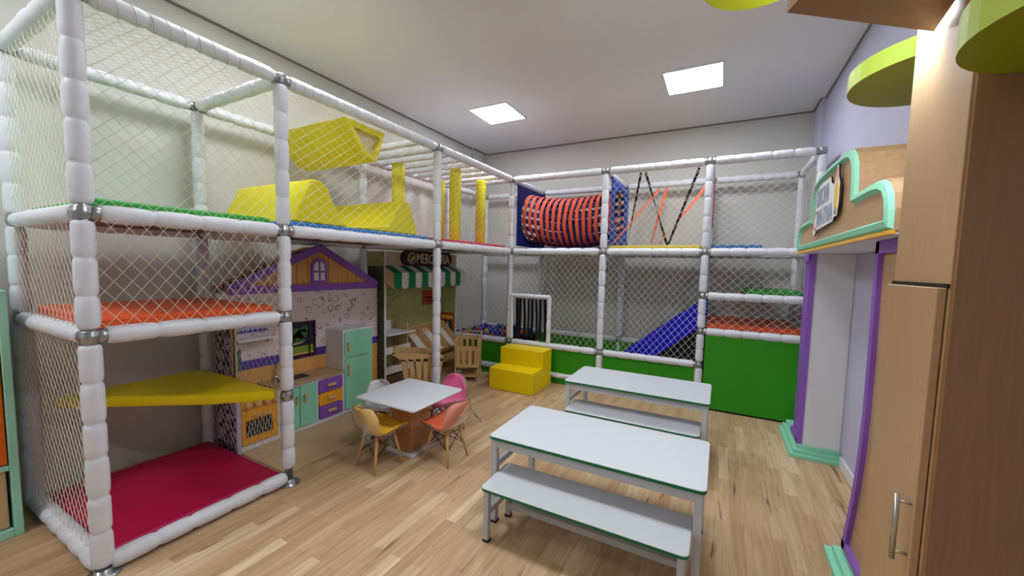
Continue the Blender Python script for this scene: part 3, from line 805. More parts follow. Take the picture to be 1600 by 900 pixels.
# ------------------------------------------------------------------ children's square table and chairs
t = thing('kids_table', (.322, -2.08, 0), 'square white low table on a wooden box pedestal, ringed by coloured chairs', 'table')
MB().rbox(.047, .597, -2.352, -1.808, .408, .425, M['whiteboard'], .02, 4).build('table_top', t)
MB().box(.222, .412, -2.178, -1.985, .022, .408, M['pedestal']).build('pedestal', t, bevel=.002, label='wood veneer box pedestal')
MB().rbox(.19, .445, -2.205, -1.95, 0, .022, M['whiteboard'], .008).build('base_plate', t, label='white base plate')
PROF = [(.145, .246, .085), (.138, .262, .108), (.10, .264, .126), (.04, .252, .138), (-.03, .243, .142), (-.085, .25, .14), (-.118, .28, .136), (-.138, .33, .128), (-.15, .375, .114), (-.16, .415, .09), (-.165, .437, .055)]
def shell(mb, m, off=0.0, wob=0.0, th=.006, sc=1.0):
    NU = 12; P = []
    for i, (y, z, w) in enumerate(PROF):
        row = []
        back = max(0, min(1, (i - 4) / 4))
        for j in range(NU + 1):
            u = 2 * j / NU - 1; c = abs(u) ** 2.4
            x = w * math.sin(u * PI / 2) * sc
            zz = z + (1 - back) * .045 * c * (0 if i == 0 else min(1, i / 3)); yy = y + back * .055 * c
            if wob: x += rnd.uniform(-wob, wob); yy += rnd.uniform(-wob, wob); zz += rnd.uniform(-wob, wob)
            row.append(Vector((x, yy, zz)))
        P.append(row)
    def nrm(i, j):
        a = P[min(i + 1, len(P) - 1)][j] - P[max(i - 1, 0)][j]; b = P[i][min(j + 1, NU)] - P[i][max(j - 1, 0)]
        n = b.cross(a); return n.normalized() if n.length > 1e-9 else Vector((0, 0, 1))
    rows = len(P); vs = []; fs = []
    for side in (0, 1):
        for i in range(rows):
            for j in range(NU + 1):
                vs.append(tuple(P[i][j] + nrm(i, j) * (off + (th / 2 if side else -th / 2))))
    W = NU + 1; O = rows * W
    for i in range(rows - 1):
        for j in range(NU):
            fs.append((i * W + j, i * W + j + 1, (i + 1) * W + j + 1, (i + 1) * W + j)); fs.append((O + i * W + j, O + (i + 1) * W + j, O + (i + 1) * W + j + 1, O + i * W + j + 1))
    for j in range(NU):
        fs.append((j, O + j, O + j + 1, j + 1)); k = (rows - 1) * W; fs.append((k + j, k + j + 1, O + k + j + 1, O + k + j))
    for i in range(rows - 1):
        for j in (0, NU):
            q = (i * W + j, (i + 1) * W + j, O + (i + 1) * W + j, O + i * W + j); fs.append(q if j == 0 else q[::-1])
    mb.add(vs, fs, m, True)
def chair(m, loc, rz, label, wrap=True):
    o = thing('kids_chair', loc, label, 'chair', 'small moulded chairs round the square table', rz)
    mb = MB(); shell(mb, m); s = mb.build('seat_shell', o, local=True)
    for sx in (-1, 1):
        for sy in (-1, 1):
            mb = MB(); mb.tube([(sx * .062, sy * .062 - .005, .243), (sx * .108, sy * .108 - .005, 0)], [.0125, .008], M['legwood'], 10); mb.build('leg', o, local=True, label='turned beech leg')
    mb = MB(); q = .072; e = .092
    for a, b in (((q, q), (e, -e)), ((q, -q), (e, e)), ((-q, q), (-e, -e)), ((-q, -q), (-e, e)), ((q, q), (-e, e)), ((-q, q), (e, e)), ((q, -q), (-e, -e)), ((-q, -q), (e, -e))):
        mb.tube([(a[0], a[1] - .005, .215), (b[0], b[1] - .005, .10)], .0032, M['blackwire'], 6)
    for sx in (-1, 1): mb.box(sx * .06 - .008, sx * .06 + .008, -.075, .065, .226, .238, M['blackwire'])
    mb.build('wire_brace', o, local=True, label='black crossed wire brace')
    if wrap:
        mb = MB(); shell(mb, M['film'], .012, .004, .001, 1.03)
        # gathered tails of film
        for (x, y, z, dx, dy, dz) in ((-.11, .12, .25, -.02, .03, -.1), (.12, -.02, .25, .03, .0, -.09), (.03, -.165, .437, .0, -.02, .03), (.09, -.15, .36, .06, -.05, -.10)):
            vs = []; fs = []
            for i in range(5):
                q = i / 4
                for j in range(5):
                    p = j / 4 - .5
                    vs.append((x + dx * q + .05 * p * (1 - .3 * q) + rnd.uniform(-.006, .006), y + dy * q + .05 * p * .6 + rnd.uniform(-.008, .008), z + dz * q + rnd.uniform(-.006, .006)))
            for i in range(4):
                for j in range(4): fs.append((i * 5 + j, i * 5 + j + 1, i * 5 + j + 6, i * 5 + j + 5))
            mb.add(vs, fs, M['film'], True)
        mb.build('plastic_wrap', o, local=True, label='clear crinkled plastic wrap')
    return o
chair(M['chairyellow'], (.305, -2.358, 0), math.radians(-9), 'yellow moulded chair in plastic wrap on beech legs at the square table')
chair(M['chairorange'], (.633, -2.065, 0), math.radians(87), 'orange moulded chair in plastic wrap on beech legs at the square table')
chair(M['chairpink'], (.345, -1.70, 0), math.radians(172), 'pink moulded chair in plastic wrap behind the square white table')
chair(M['chairwhite'], (.06, -2.05, 0), math.radians(-92), 'white moulded chair between the square table and the toy fridge', False)

# ------------------------------------------------------------------ toy kitchen house
tag(MB().box(-.90, -.105, -2.755, -.09, .0, .008, M['sheet']).build('floor_sheet', bevel=.002), 'beige protective sheet lying on the floor under the toy kitchen and grocery stall', 'floor sheet')
KX = -.62; HX = -.86
KT = thing('toy_kitchen', (-.74, -2.0, .008), 'house shaped wooden toy kitchen with purple gable and mint doors', 'toy kitchen')
def fyz(x0):
    return lambda a, b, d: (x0 + d, a, b)
KL, KR, EV = -2.775, -1.594, 1.129
KF = -1.918
MB().box(HX - .02, HX, KL, -1.315, .008, EV, M['wallpaper']).build('back_board', KT, label='pale wallpaper back board with sketched utensils')
MB().box(HX, HX + .003, KL + .01, KF, .42, .539, M['tile']).box(HX, HX + .003, KR + .002, -1.318, .12, .539, M['tile']).build('splashback', KT, label='amber tile splashback strip')
MB().box(HX, HX + .004, KL + .01, KF, .539, .609, M['bordertile']).box(HX, HX + .004, KR + .002, -1.318, .539, .609, M['bordertile']).build('border_strip', KT, label='violet border strip')
A = (-1.965, 1.517); EL, ER = (-2.704, 1.158), (-1.332, 1.158)
mb = MB(); mb.prism([(EL[0] + .08, 1.15), (ER[0] - .06, 1.15), (A[0], 1.495)], fyz(HX - .02), 0, .022, M['gable']); mb.build('gable_board', KT, label='vertical pine boards of the gable')
mb = MB()
for i in range(13):
    y = -2.58 + i * .1
    h = 1.15 + max(0, (1 - abs(y - A[0]) / .7)) * .31
    if h > 1.2: mb.box(HX + .002, HX + .0035, y, y + .004, 1.16, h, M['redbrown'])
mb.build('board_groove', KT)
def bar2(mb, p, q, w, x0, x1, m):
    d = Vector((q[0] - p[0], q[1] - p[1])).normalized(); n = Vector((-d.y, d.x)) * w / 2
    mb.prism([(p[0] + n.x, p[1] + n.y), (q[0] + n.x, q[1] + n.y), (q[0] - n.x, q[1] - n.y), (p[0] - n.x, p[1] - n.y)], lambda a, b, dd: (dd, a, b), x0, x1, m)
mb = MB(); bar2(mb, (EL[0], EL[1] - .005), (A[0], A[1] - .02), .06, HX - .005, HX + .022, M['purple']); bar2(mb, (A[0], A[1] - .02), (ER[0], ER[1] - .005), .06, HX - .005, HX + .0225, M['purple'])
mb.build('barge_board', KT, label='purple barge boards')
MB().box(HX - .005, HX + .02, EL[0], ER[0], 1.117, 1.176, M['purple']).build('tie_beam', KT, label='purple tie beam')
wy0, wy1, wz0, wz1 = -2.056, -1.901, 1.184, 1.404; wc = (wy0 + wy1) / 2; wr = (wy1 - wy0) / 2
def arch(k, z0):
    r = wr - k; zc = wz1 - wr
    return [(wc - r, z0)] + [(wc - r * math.cos(PI * i / 10), zc + r * math.sin(PI * i / 10)) for i in range(11)] + [(wc + r, z0)]
wf = MB().prism(arch(0, wz0), fyz(HX + .002), 0, .012, M['purple']).build('gable_window', KT, label='purple arched window')
MB().prism(arch(.026, wz0 + .024), fyz(HX + .014), 0, .002, M['awnwhite']).build('pane', wf, label='pale window panes')
MB().box(HX + .016, HX + .02, wc - .008, wc + .008, wz0 + .02, wz1 - .02, M['purple']).box(HX + .016, HX + .02, wy0 + .02, wy1 - .02, 1.278, 1.294, M['purple']).build('glazing_bar', wf)
mb = MB()
for p, q in ((EL, A), (A, ER)):
    q0 = (q[0] * .95 + p[0] * .05, q[1] * .95 + p[1] * .05) if q is A else q
    mb.prism([(p[0], p[1]), (q0[0], q0[1]), (q0[0], q0[1] - .02), (p[0], p[1] - .02)], lambda a, b, d: (d, a, b), -1.05 if q is A else -.905, HX - .005, M['rooftile'])
d = Vector((A[0] - EL[0], A[1] - EL[1])); Ld = d.length; d.normalize(); nn = Vector((-d.y, d.x))
for i in range(8):
    for j in range(4):
        s0 = .03 + i * Ld / 9; xx = -1.02 + j * .06 + (.03 if i % 2 else 0)
        if xx > HX - .03: continue
        c = (EL[0] + d.x * s0 + nn.x * .004, EL[1] + d.y * s0 + nn.y * .004)
        vs = []
        for k in range(8):
            a = PI + PI * k / 7
            u, w_ = .033 * math.cos(a), .05 * math.sin(a)
            vs.append((xx + u, c[0] + d.x * w_ + nn.x * .012, c[1] + d.y * w_ + nn.y * .012))
        for u in (.033, -.033): vs.append((xx + u, c[0] + d.x * .06, c[1] + d.y * .06))
        mb.add(vs, [tuple(range(len(vs)))], M['rooftile'])
mb.build('roof', KT, label='brown scalloped roof tiles')
MB().box(HX, KX - .012, KL - .012, KL, .01, 1.0, M['stone']).build('side_panel', KT, label='side panel printed with stones')
mb = MB(); mb.box(KX - .03, KX - .012, KL - .014, KL + .012, .40, 1.0, M['beigebin'])
for i in range(9):
    z = .43 + i * .065; mb.sphere((KX - .03, KL + .004, z), .026, M['beigebin'], 8, 6, (.4, .9, 1.2))
mb.build('stone_edge', KT, label='beige stone edging')
mb = MB(); mb.box(HX, KX - .006, KL, KF, .012, .05, M['whitetrim'])
mb.box(HX, KX - .006, KL, KF, .376, .40, M['whitetrim'])
for y in (KL, -2.496, -2.18, -1.938): mb.box(HX, KX - .006, y, y + .018, .05, .376, M['whitetrim'])
mb.box(HX + .005, HX + .01, KL, KF, .05, .376, M['whitetrim'])
mb.build('carcass', KT, label='white cabinet carcass')
MB().box(HX, KX + .014, KL, KF, .40, .419, M['counterwood']).build('worktop', KT, label='oak look worktop')
def front(name, y0, y1, z0, z1, m, r=.014):
    mb = MB(); pts = []
    for cy, cz, a0 in ((y1 - r, z1 - r, 0), (y0 + r, z1 - r, PI / 2), (y0 + r, z0 + r, PI), (y1 - r, z0 + r, 1.5 * PI)):
        for i in range(4):
            a = a0 + PI / 2 * i / 3; pts.append((cy + r * math.cos(a), cz + r * math.sin(a)))
    mb.prism(pts, fyz(KX - .006), 0, .014, m)
    return mb.build(name, KT)
def pull(par, y0, y1, z0, z1):
    MB().box(KX + .018, KX + .03, y0, y1, z0, z1, M['pine']).box(KX + .008, KX + .02, y0 + .003, y1 - .003, z0 + .003, z0 + .012, M['pine']).box(KX + .008, KX + .02, y0 + .003, y1 - .003, z1 - .012, z1 - .003, M['pine']).build('handle', par, bevel=.002, label='small pine handle')
dl = front('cabinet_door', -2.477, -2.335, .049, .376, M['mint']); pull(dl, -2.366, -2.352, .24, .312)
dr = front('cabinet_door', -2.328, -2.185, .049, .376, M['mint']); pull(dr, -2.298, -2.284, .24, .312)
for i, (z0, z1, m) in enumerate(((.272, .380, 'purplefront'), (.161, .267, 'orangefront'), (.049, .156, 'purplefront'))):
    f = front('drawer', -2.162, -1.937, z0, z1, M[m], .017)
    zc = (z0 + z1) / 2; pull(f, -2.088, -2.013, zc - .008, zc + .014)
ov = MB().box(HX + .02, KX + .004, -2.755, -2.50, .055, .312, M['orangefront']).build('oven_door', KT, bevel=.006, label='amber oven door')
MB().box(KX + .004, KX + .007, -2.727, -2.545, .112, .230, M['black']).build('oven_window', ov, label='dark hatched oven window')
mb = MB()
for i in range(9): bar2(mb, (-2.718 + i * .0195, .116), (-2.702 + i * .0195, .226), .0038, KX + .007, KX + .0085, M['greymetal'])
mb.build('hatching', ov)
MB().box(KX + .014, KX + .026, -2.68, -2.575, .252, .267, M['pine']).box(KX + .004, KX + .016, -2.675, -2.664, .254, .265, M['pine']).box(KX + .004, KX + .016, -2.591, -2.58, .254, .265, M['pine']).build('handle', ov, label='pine oven handle')
kp = MB().box(HX + .02, KX + .002, -2.755, -2.50, .315, .374, M['orangefront']).build('knob_panel', KT, label='amber knob panel')
for i in range(4):
    y = -2.715 + i * .064; MB().lathe((KX + .002, y, .345), (KX + .034, y, .345), [(0, .022), (.004, .024), (.026, .022), (.032, .014)], M['pine'], 14).build('knob', kp, label='round pine knob')
MB().box(KX - .006, KX + .006, KL - .012, KL + .016, .012, .419, M['lilac']).build('edge_strip', KT)
hb_ = MB().box(HX + .05, KX - .03, -2.74, -2.53, .419, .424, M['black']).build('hob', KT, label='black hob with ring burners')
for x in (-.78, -.68):
    for y in (-2.69, -2.585):
        MB().tube([(x + .034 * math.cos(2 * PI * i / 12), y + .034 * math.sin(2 * PI * i / 12), .429) for i in range(12)], .004, M['blackwire'], 6, closed=True).build('burner', hb_)
mb = MB(); mb.box(HX + .06, KX - .05, -2.42, -2.19, .419, .421, M['black'])
for q in ((HX + .055, KX - .045, -2.427, -2.418), (HX + .055, KX - .045, -2.192, -2.183), (HX + .055, HX + .064, -2.42, -2.19), (KX - .054, KX - .045, -2.42, -2.19)): mb.box(*q, .419, .426, M['steel'])
mb.build('sink', KT, label='steel rimmed sink')
mb = MB(); mb.tube([(HX + .03, -2.39, .419), (HX + .03, -2.39, .53), (HX + .04, -2.39, .55), (HX + .085, -2.39, .556), (HX + .105, -2.39, .54), (HX + .107, -2.39, .51)], .008, M['chrome'], 8)
mb.sphere((HX + .03, -2.39, .436), .018, M['chrome']); mb.build('tap', KT, label='chrome tap')
pf = MB(); y0, y1, z0, z1 = -2.323, -2.024, .551, .859
for q in ((y0, y1, z0, z0 + .024), (y0, y1, z1 - .014, z1), (y0, y0 + .016, z0 + .024, z1 - .014), (y1 - .016, y1, z0 + .024, z1 - .014), (-2.088, -2.078, z0 + .024, z1 - .014)): pf.box(HX + .004, HX + .016, *q, M['maroon'])
pf.box(HX + .004, HX + .014, -2.078, y1 - .016, .70, .708, M['maroon'])
wn = pf.build('window_print', KT, label='dark framed printed window with a garden view')
mb = MB(); mb.box(HX + .002, HX + .006, y0 + .01, y1 - .01, z0 + .02, z1 - .01, M['navyprint'])
mb.box(HX + .006, HX + .0065, y0 + .01, y1 - .01, z0 + .02, .648, M['limeprint']); mb.box(HX + .0065, HX + .007, y0 + .01, y1 - .01, z0 + .02, .59, M['beigebin'])
for (cy, cz, r) in ((-2.20, .77, .048), (-2.15, .753, .053), (-2.18, .718, .048), (-2.24, .73, .042), (-2.12, .795, .036)):
    mb.prism([(cy + r * math.cos(2 * PI * i / 14), cz + r * .8 * math.sin(2 * PI * i / 14)) for i in range(14)], fyz(HX + .0065), 0, .001, M['darkgreenprint'])
mb.prism([(-2.23, .665), (-2.16, .671), (-2.11, .70), (-2.16, .683), (-2.23, .68)], fyz(HX + .0077), 0, .001, M['beigebin'])
mb.build('garden_view', wn)
MB().box(HX, HX + .10, -2.69, -2.393, .771, .788, M['whitetrim']).build('hood_shelf', KT, label='white shelf over the hob')
mb = MB(); mb.box(HX, HX + .006, -2.68, -2.44, .818, .92, M['lilac'])
for i in range(7): mb.prism([(-2.66 + i * .035 + .017 * math.cos(PI * k / 6), .823 + .024 * math.sin(PI * k / 6)) for k in range(7)], fyz(HX + .006), 0, .004, M['bordertile'])
mb.build('scalloped_valance', KT, label='purple scalloped print strip')
MB().box(HX + .004, HX + .012, -2.70, -2.63, .549, .70, M['tealprint']).build('plant_print', KT, label='dark plant print')
fr = MB(); fr.box(HX, KX - .006, KF, KR, .012, .771, M['whitetrim'])
fr.build('fridge_body', KT, bevel=.003, label='white fridge body')
f1 = front('fridge_door', KF + .012, KR - .012, .049, .515, M['mint'], .024); pull(f1, KF + .036, KF + .052, .36, .46)
f2 = front('fridge_door', KF + .012, KR - .012, .525, .760, M['mint'], .024); pull(f2, KF + .036, KF + .052, .58, .665)

# ------------------------------------------------------------------ toy grocery stall
MX = -.77; ML, MR = -1.288, -.075; MBK = -1.03; MT = 1.498
MK = thing('grocery_stall', (-.88, -.68, 0), 'toy grocery stall with green striped awning and dark name board', 'toy shop')
MB().box(MBK, MX - .008, ML - .012, ML, 0, 1.34, M['brickdark']).box(MBK, MX - .008, ML, ML + .004, 0, MT, M['greenstone']).build('side_panel', MK, label='side panel printed with dark stones')
MB().box(MBK, MX - .008, MR, MR + .012, 0, 1.34, M['greenstone']).build('side_panel', MK, label='side panel with a pale green inner face')
MB().box(MX - .008, MX + .002, ML - .012, ML + .008, 0, MT, M['awnwhite']).build('edge_strip', MK, label='white front edge strip')
MB().box(MX - .008, MX + .002, MR - .002, MR + .012, 0, 1.34, M['awnwhite']).build('edge_strip', MK, label='white front edge strip')
MB().box(MBK - .012, MBK, ML - .012, MR + .012, 0, MT, M['greenstone']).build('back_panel', MK, label='pale green stone print back panel')
MB().box(MX - .02, MX, ML + .008, MR, 1.34, MT, M['headbeige']).build('header_board', MK, label='beige header board')
SX = -.63; na = 12; mb = MB(); AY0, AY1 = -1.30, -.072; wv = (AY1 - AY0) / na
for i in range(na):
    ya, yb = AY0 + i * wv, AY0 + (i + 1) * wv; m = M['awngreen'] if i % 2 == 0 else M['awnwhite']
    mb.add([(MX + .004, ya, 1.348), (MX + .004, yb, 1.348), (SX, yb, 1.279), (SX, ya, 1.279), (MX + .004, ya, 1.342), (MX + .004, yb, 1.342), (SX - .004, yb, 1.273), (SX - .004, ya, 1.273)], [(0, 1, 2, 3), (7, 6, 5, 4), (0, 3, 7, 4), (1, 5, 6, 2)], m)
    sc = [(ya + .001, 1.279), (yb - .001, 1.279), (yb - .001, 1.158)] + [((ya + yb) / 2 + (yb - ya) * .49 * math.cos(PI * k / 8), 1.158 - .049 * math.sin(PI * k / 8)) for k in range(1, 8)] + [(ya + .001, 1.158)]
    mb.prism(sc, lambda a, b, d: (d, a, b), SX - .004, SX + .003, m)
mb.build('awning', MK, label='green and white striped awning with scalloped valance')
for y in (AY0 + .004, AY1 - .012): MB().prism([(MX, 1.338), (SX - .006, 1.27), (SX - .006, 1.11), (MX, 1.17)], lambda a, b, d: (a, d, b), y, y + .008, M['pine']).build('awning_bracket', MK, label='pine awning bracket')
y0, y1, z0, z1 = -1.076, -.215, 1.348, 1.518; r = (z1 - z0) / 2; zc = (z0 + z1) / 2
pl = [(y1 - r + r * math.cos(a), zc + r * math.sin(a)) for a in [PI / 2 - PI * i / 12 for i in range(13)]] + [(y0 + r + r * math.cos(a), zc + r * math.sin(a)) for a in [1.5 * PI - PI * i / 12 for i in range(13)]]
sg = MB().prism(pl, fyz(MX), 0, .035, M['darkframe']).build('name_board', MK, label='dark brown rounded name board')
mb = MB(); text_mesh(mb, 'MERCEARIA', lambda a, b, e: (MX + .0355 + e, -.856 + a, 1.376 + b), .115, .585, M['lettering']); mb.build('lettering', sg, label='cream letters MERCEARIA')
mb = MB(); cy = -.935
mb.prism([(cy + .068 * math.cos(2 * PI * i / 20), zc + .068 * math.sin(2 * PI * i / 20)) for i in range(20)], fyz(MX + .0355), 0, .003, M['greyletter'])
mb.prism([(cy + .047 * math.cos(2 * PI * i / 20), zc + .053 * math.sin(2 * PI * i / 20)) for i in range(20)], fyz(MX + .0388), 0, .002, M['darkgreenprint'])
for dy, dz, m in ((-.014, .023, 'redbrown'), (.016, .006, 'pencilyellow'), (-.012, -.021, 'beigebin')):
    mb.prism([(cy + dy + .019 * math.cos(2 * PI * i / 12), zc + dz + .019 * math.sin(2 * PI * i / 12)) for i in range(12)], fyz(MX + .041), 0, .002, M[m])
mb.build('emblem', sg, label='round fruit emblem')
MB().box(MBK, MX - .05, -.918, -.90, 0, .70, M['pine']).build('divider', MK, label='pine divider board')
for i, z in enumerate((.607, .402, .185)):
    mb = MB(); x0 = MX + (.03 if i == 0 else -.01); ye = -.91 if i else -.86
    mb.box(MBK + .01, x0, ML + .01, ye, z, z + .014, M['whitetrim']); mb.box(x0 - .012, x0, ML + .01, ye, z + .0141, z + (.018 if i == 0 else .075), M['whitetrim'])
    if i == 0: mb.box(MBK + .01, MBK + .02, ML + .01, ye - .12, z + .014, z + .12, M['whitetrim'])
    mb.build('shelf', MK, label='white shelf tray')
MB().box(MBK, MX - .03, ML + .008, -.92, .0, .16, M['darkinside']).build('lower_board', MK, label='brown lower board')
def P3(a, b, c):   # a along y, b up the slope from front to back, c off the slope
    bx, bz = -.70, .285; ang = math.radians(42)
    return (bx - b * math.cos(ang) + c * math.sin(ang), a, bz + b * math.sin(ang) + c * math.cos(ang))
def pbox(mb, a0, a1, b0, b1, c0, c1, m):
    v = [P3(a, b, c) for c in (c0, c1) for b in (b0, b1) for a in (a0, a1)]
    mb.add(v, [(0, 2, 3, 1), (4, 5, 7, 6), (0, 1, 5, 4), (2, 6, 7, 3), (0, 4, 6, 2), (1, 3, 7, 5)], m)
for i in range(3):
    a0 = -.853 + i * .256; a1 = a0 + .24; mb = MB()
    pbox(mb, a0, a1, 0, .42, 0, .01, M['pine'])
    for q in ((a0, a0 + .014, 0, .42), (a1 - .014, a1, 0, .42), (a0 + .014, a1 - .014, 0, .014), (a0 + .014, a1 - .014, .406, .42)): pbox(mb, *q, .01, .085, M['pine'])
    c = mb.build('crate', MK, label='sloping pine display crate')
    mb = MB(); pbox(mb, a0 + .03, a1 - .03, .04, .34, .011, .016, M['awnwhite']); mb.build('paper_liner', c, label='white paper liner')
MB().box(-.735, -.72, -.86, -.09, .15, .25, M['piney']).box(-1.025, -1.01, -.86, -.09, 0, .55, M['piney']).box(-1.01, -.735, -.86, -.845, 0.0, .26, M['piney']).box(-1.01, -.735, -.105, -.09, 0.0, .26, M['piney']).build('crate_stand', MK, label='pine stand below the crates')
yy = MR
MB().box(-1.01, -.795, yy - .006, yy - .001, .30, .735, M['redbrown']).box(-.96, -.83, yy - .009, yy - .006, .31, .63, M['black']).box(-.945, -.845, yy - .011, yy - .009, .32, .615, M['tealprint']).box(-.90, -.885, yy - .013, yy - .011, .32, .615, M['awnwhite']).box(-1.0, -.81, yy - .009, yy - .006, .655, .70, M['amberedge']).build('door_print', MK, label='printed red brown doorway')
MB().box(MBK, MBK + .006, -.431, -.20, .853, 1.035, M['redbrown']).box(MBK + .006, MBK + .008, -.39, -.24, .935, .958, M['maroon']).box(MBK + .006, MBK + .008, -.37, -.26, .895, .912, M['maroon']).build('notice', MK, label='small brown notice')

# ------------------------------------------------------------------ wooden shopping carts
def cart(name, label):
    o = thing(name, (0, 0, 0), label, 'toy cart', 'pine toy shopping carts')
    # length along local y (handle end at -y), width along x
    Wd, L0, L1 = .14, -.175, .175
    prof = [(L0 - .075, .515), (L0 - .08, .535), (L0 - .06, .55), (L0, .535), (L1 + .035, .50), (L1 + .045, .48), (L1, .19), (L0 + .06, .17), (L0 + .01, .42), (L0 - .03, .49)]
    for sx in (-1, 1):
        mb = MB(); x0, x1 = sorted((sx * Wd, sx * (Wd - .012)))
        # slatted side: top rail, bottom rail, slats
        def pb(poly): mb.prism(poly, lambda a, b, d: (d, a, b), x0, x1, M['pine'])
        pb([(L0 - .075, .515), (L0 - .08, .535), (L0 - .06, .55), (L0, .535), (L1 + .035, .50), (L1 + .045, .48), (L1 + .035, .435), (L0 + .0, .455), (L0 - .03, .49)])
        pb([(L0 + .05, .23), (L1 + .004, .235), (L1, .17), (L0 + .06, .17)])
        for i in range(6):
            u0 = i / 5; a_t = L0 + .02 + u0 * (L1 - L0 - .0); a_b = L0 + .07 + u0 * (L1 - L0 - .085)
            pb([(a_t - .022, .47), (a_t + .022, .465), (a_b + .022, .20), (a_b - .022, .20)])
        mb.build('side_panel', o, local=True, label='slatted pine side')
        mb = MB()
        for a in (L0 + .06, L1 - .03):
            s = 1 if a > 0 else -1
            mb.prism([(a - .018, .18), (a + .018, .18), (a + .03 * s + .014, .09), (a + .015 * s + .016, .02), (a + .015 * s - .016, .02), (a + .03 * s - .014, .09)], lambda p, b, d: (d, p, b), x0, x1, M['pine'])
        mb.build('leg', o, local=True)
    for name2, y, zt in (('end_panel', L1 - .004, .42), ('end_panel', L0 + .05, .50)):
        mb = MB(); x = Wd - .012
        mb.box(-x, x, y - .006, y + .006, .17, .21, M['pine']); mb.box(-x, x, y - .006, y + .006, zt - .05, zt, M['pine'])
        for i in range(4):
            xc = -x + .024 + i * (2 * x - .048) / 3; mb.box(xc - .019, xc + .019, y - .006, y + .006, .21, zt - .05, M['pine'])
        mb.build(name2, o, local=True, label='slotted pine end panel')
    MB().box(-Wd + .012, Wd - .012, L0 + .06, L1 - .01, .175, .187, M['piney']).build('basket_floor', o, local=True)
    MB().box(-Wd + .012, Wd - .012, L0 + .05, L1, .06, .072, M['piney']).build('lower_shelf', o, local=True)
    MB().tube([(-Wd, L0 - .062, .53), (Wd, L0 - .062, .53)], .011, M['legwood'], 10).build('handle', o, local=True, label='round handle bar')
    for sx in (-1, 1):
        for a in (L0 + .075, L1 - .015):
            MB().lathe((sx * (Wd - .012), a, .028), (sx * (Wd - .028), a, .028), [(0, .02), (.002, .028), (.014, .028), (.016, .02)], M['legwood'], 16).build('wheel', o, local=True)
    return o
c1 = cart('shopping_cart', 'pine slatted toy shopping cart side on before the grocery stall')
c1.location = (-.27, -1.33, .008); c1.rotation_euler = (0, 0, math.radians(-46))
copy_tree(c1, (-.345, -.375, .008), math.radians(208), 'pine slatted toy shopping cart end on between the grocery stall and the ball pit')

# ------------------------------------------------------------------ mint toy unit at the left edge
t = thing('toy_cabinet', (-.88, -4.16, 0), 'mint framed toy cabinet with orange door against the left wall', 'cabinet')
ux0, ux1, uy0, uy1, uh = XL + .005, -.68, -4.60, -3.712, 1.205
mb = MB(); mb.box(ux0, ux1, uy1 - .03, uy1, 0, uh, M['mintdark']).box(ux0, ux1, uy0, uy0 + .03, 0, uh, M['mintdark']).box(ux0, ux1, uy0 + .03, uy1 - .03, uh - .03, uh, M['mintdark']).box(ux0, ux1, uy0 + .03, uy1 - .03, .0, .045, M['mintdark'])
mb.box(ux0, ux1, uy0 + .03, uy1 - .03, .335, .36, M['mintdark']).box(ux0, ux0 + .01, uy0 + .03, uy1 - .03, .045, uh - .03, M['darkinside'])
mb.build('frame', t, bevel=.004)
MB().box(ux0 + .01, ux1 - .01, uy0 + .03, uy1 - .03, .925, .945, M['beigebin']).build('shelf', t, label='pale shelf')
od = MB().box(ux1 - .03, ux1 - .008, uy0 + .034, uy1 - .034, .364, .921, M['orangepanel']).build('door', t, bevel=.006, label='orange door')
for z in (.56, .78): MB().box(ux1 - .008, ux1 + .012, -3.86, -3.79, z, z + .018, M['beigebin']).build('handle', od, label='pale handle')
MB().rbox(ux1 - .035, ux1 - .01, uy0 + .036, uy1 - .04, .05, .33, M['beigebin'], .01).build('bin_front', t, label='beige bin front')

# ------------------------------------------------------------------ wooden archway with sign
SXF = 2.8
AR = thing('archway', (2.97, -1.5, 0), 'wooden archway with mint trimmed sign board, purple edged columns and mint bases', 'archway')
half = [(-.617, 1.525), (-.622, 1.60), (-.64, 1.655), (-.68, 1.70), (-.74, 1.722), (-.82, 1.73), (-1.055, 1.73), (-1.06, 1.79), (-1.075, 1.855), (-1.11, 1.91), (-1.17, 1.945), (-1.26, 1.96), (-1.526, 1.965)]
cyS = -1.526
out = half + [(2 * cyS - y, z) for y, z in reversed(half[:-1])]
def rev(mb, poly, d0, d1, m, ms=None): mb.prism(poly, lambda a, b, d: (d, a, b), d0, d1, m, ms)
mb = MB(); rev(mb, out, SXF + .008, XR - .002, M['signwood']); hb = mb.build('header_box', AR)
MB().box(SXF + .01, XR - .002, out[-1][0] + .004, out[0][0] - .004, 1.512, 1.525, M['whitetrim']).build('soffit', AR, label='white soffit')
MB().box(SXF - .004, SXF + .012, out[-1][0], out[0][0], 1.512, 1.526, M['amberedge']).build('lower_edge', AR, label='amber lower edge')
pts = [(SXF + .004, y, z) for y, z in out]
inner = []
n = len(out)
def offset_poly(p, w):
    res = []; N = len(p)
    for i in range(N):
        a, b, c = Vector(p[i - 1]), Vector(p[i]), Vector(p[(i + 1) % N])
        e1 = (b - a).normalized(); e2 = (c - b).normalized(); n1 = Vector((e1.y, -e1.x)); n2 = Vector((e2.y, -e2.x)); q = n1 + n2
        if q.length < 1e-6: q = n1
        q = q.normalized(); k = w / max(.45, q.dot(n1)); res.append((b.x + q.x * k, b.y + q.y * k))
    return res
def area(p): return sum(p[i - 1][0] * p[i][1] - p[i][0] * p[i - 1][1] for i in range(len(p))) / 2
wsign = -1 if area(out) > 0 else 1
inn2 = offset_poly(out, .046 * wsign); mid1 = offset_poly(out, .012 * wsign); mid2 = offset_poly(out, .034 * wsign)
mb = MB(); rings = [[(x, y, z) for y, z in p] for x, p in ((SXF + .012, out), (SXF - .006, mid1), (SXF - .012, mid2), (SXF + .008, inn2))]
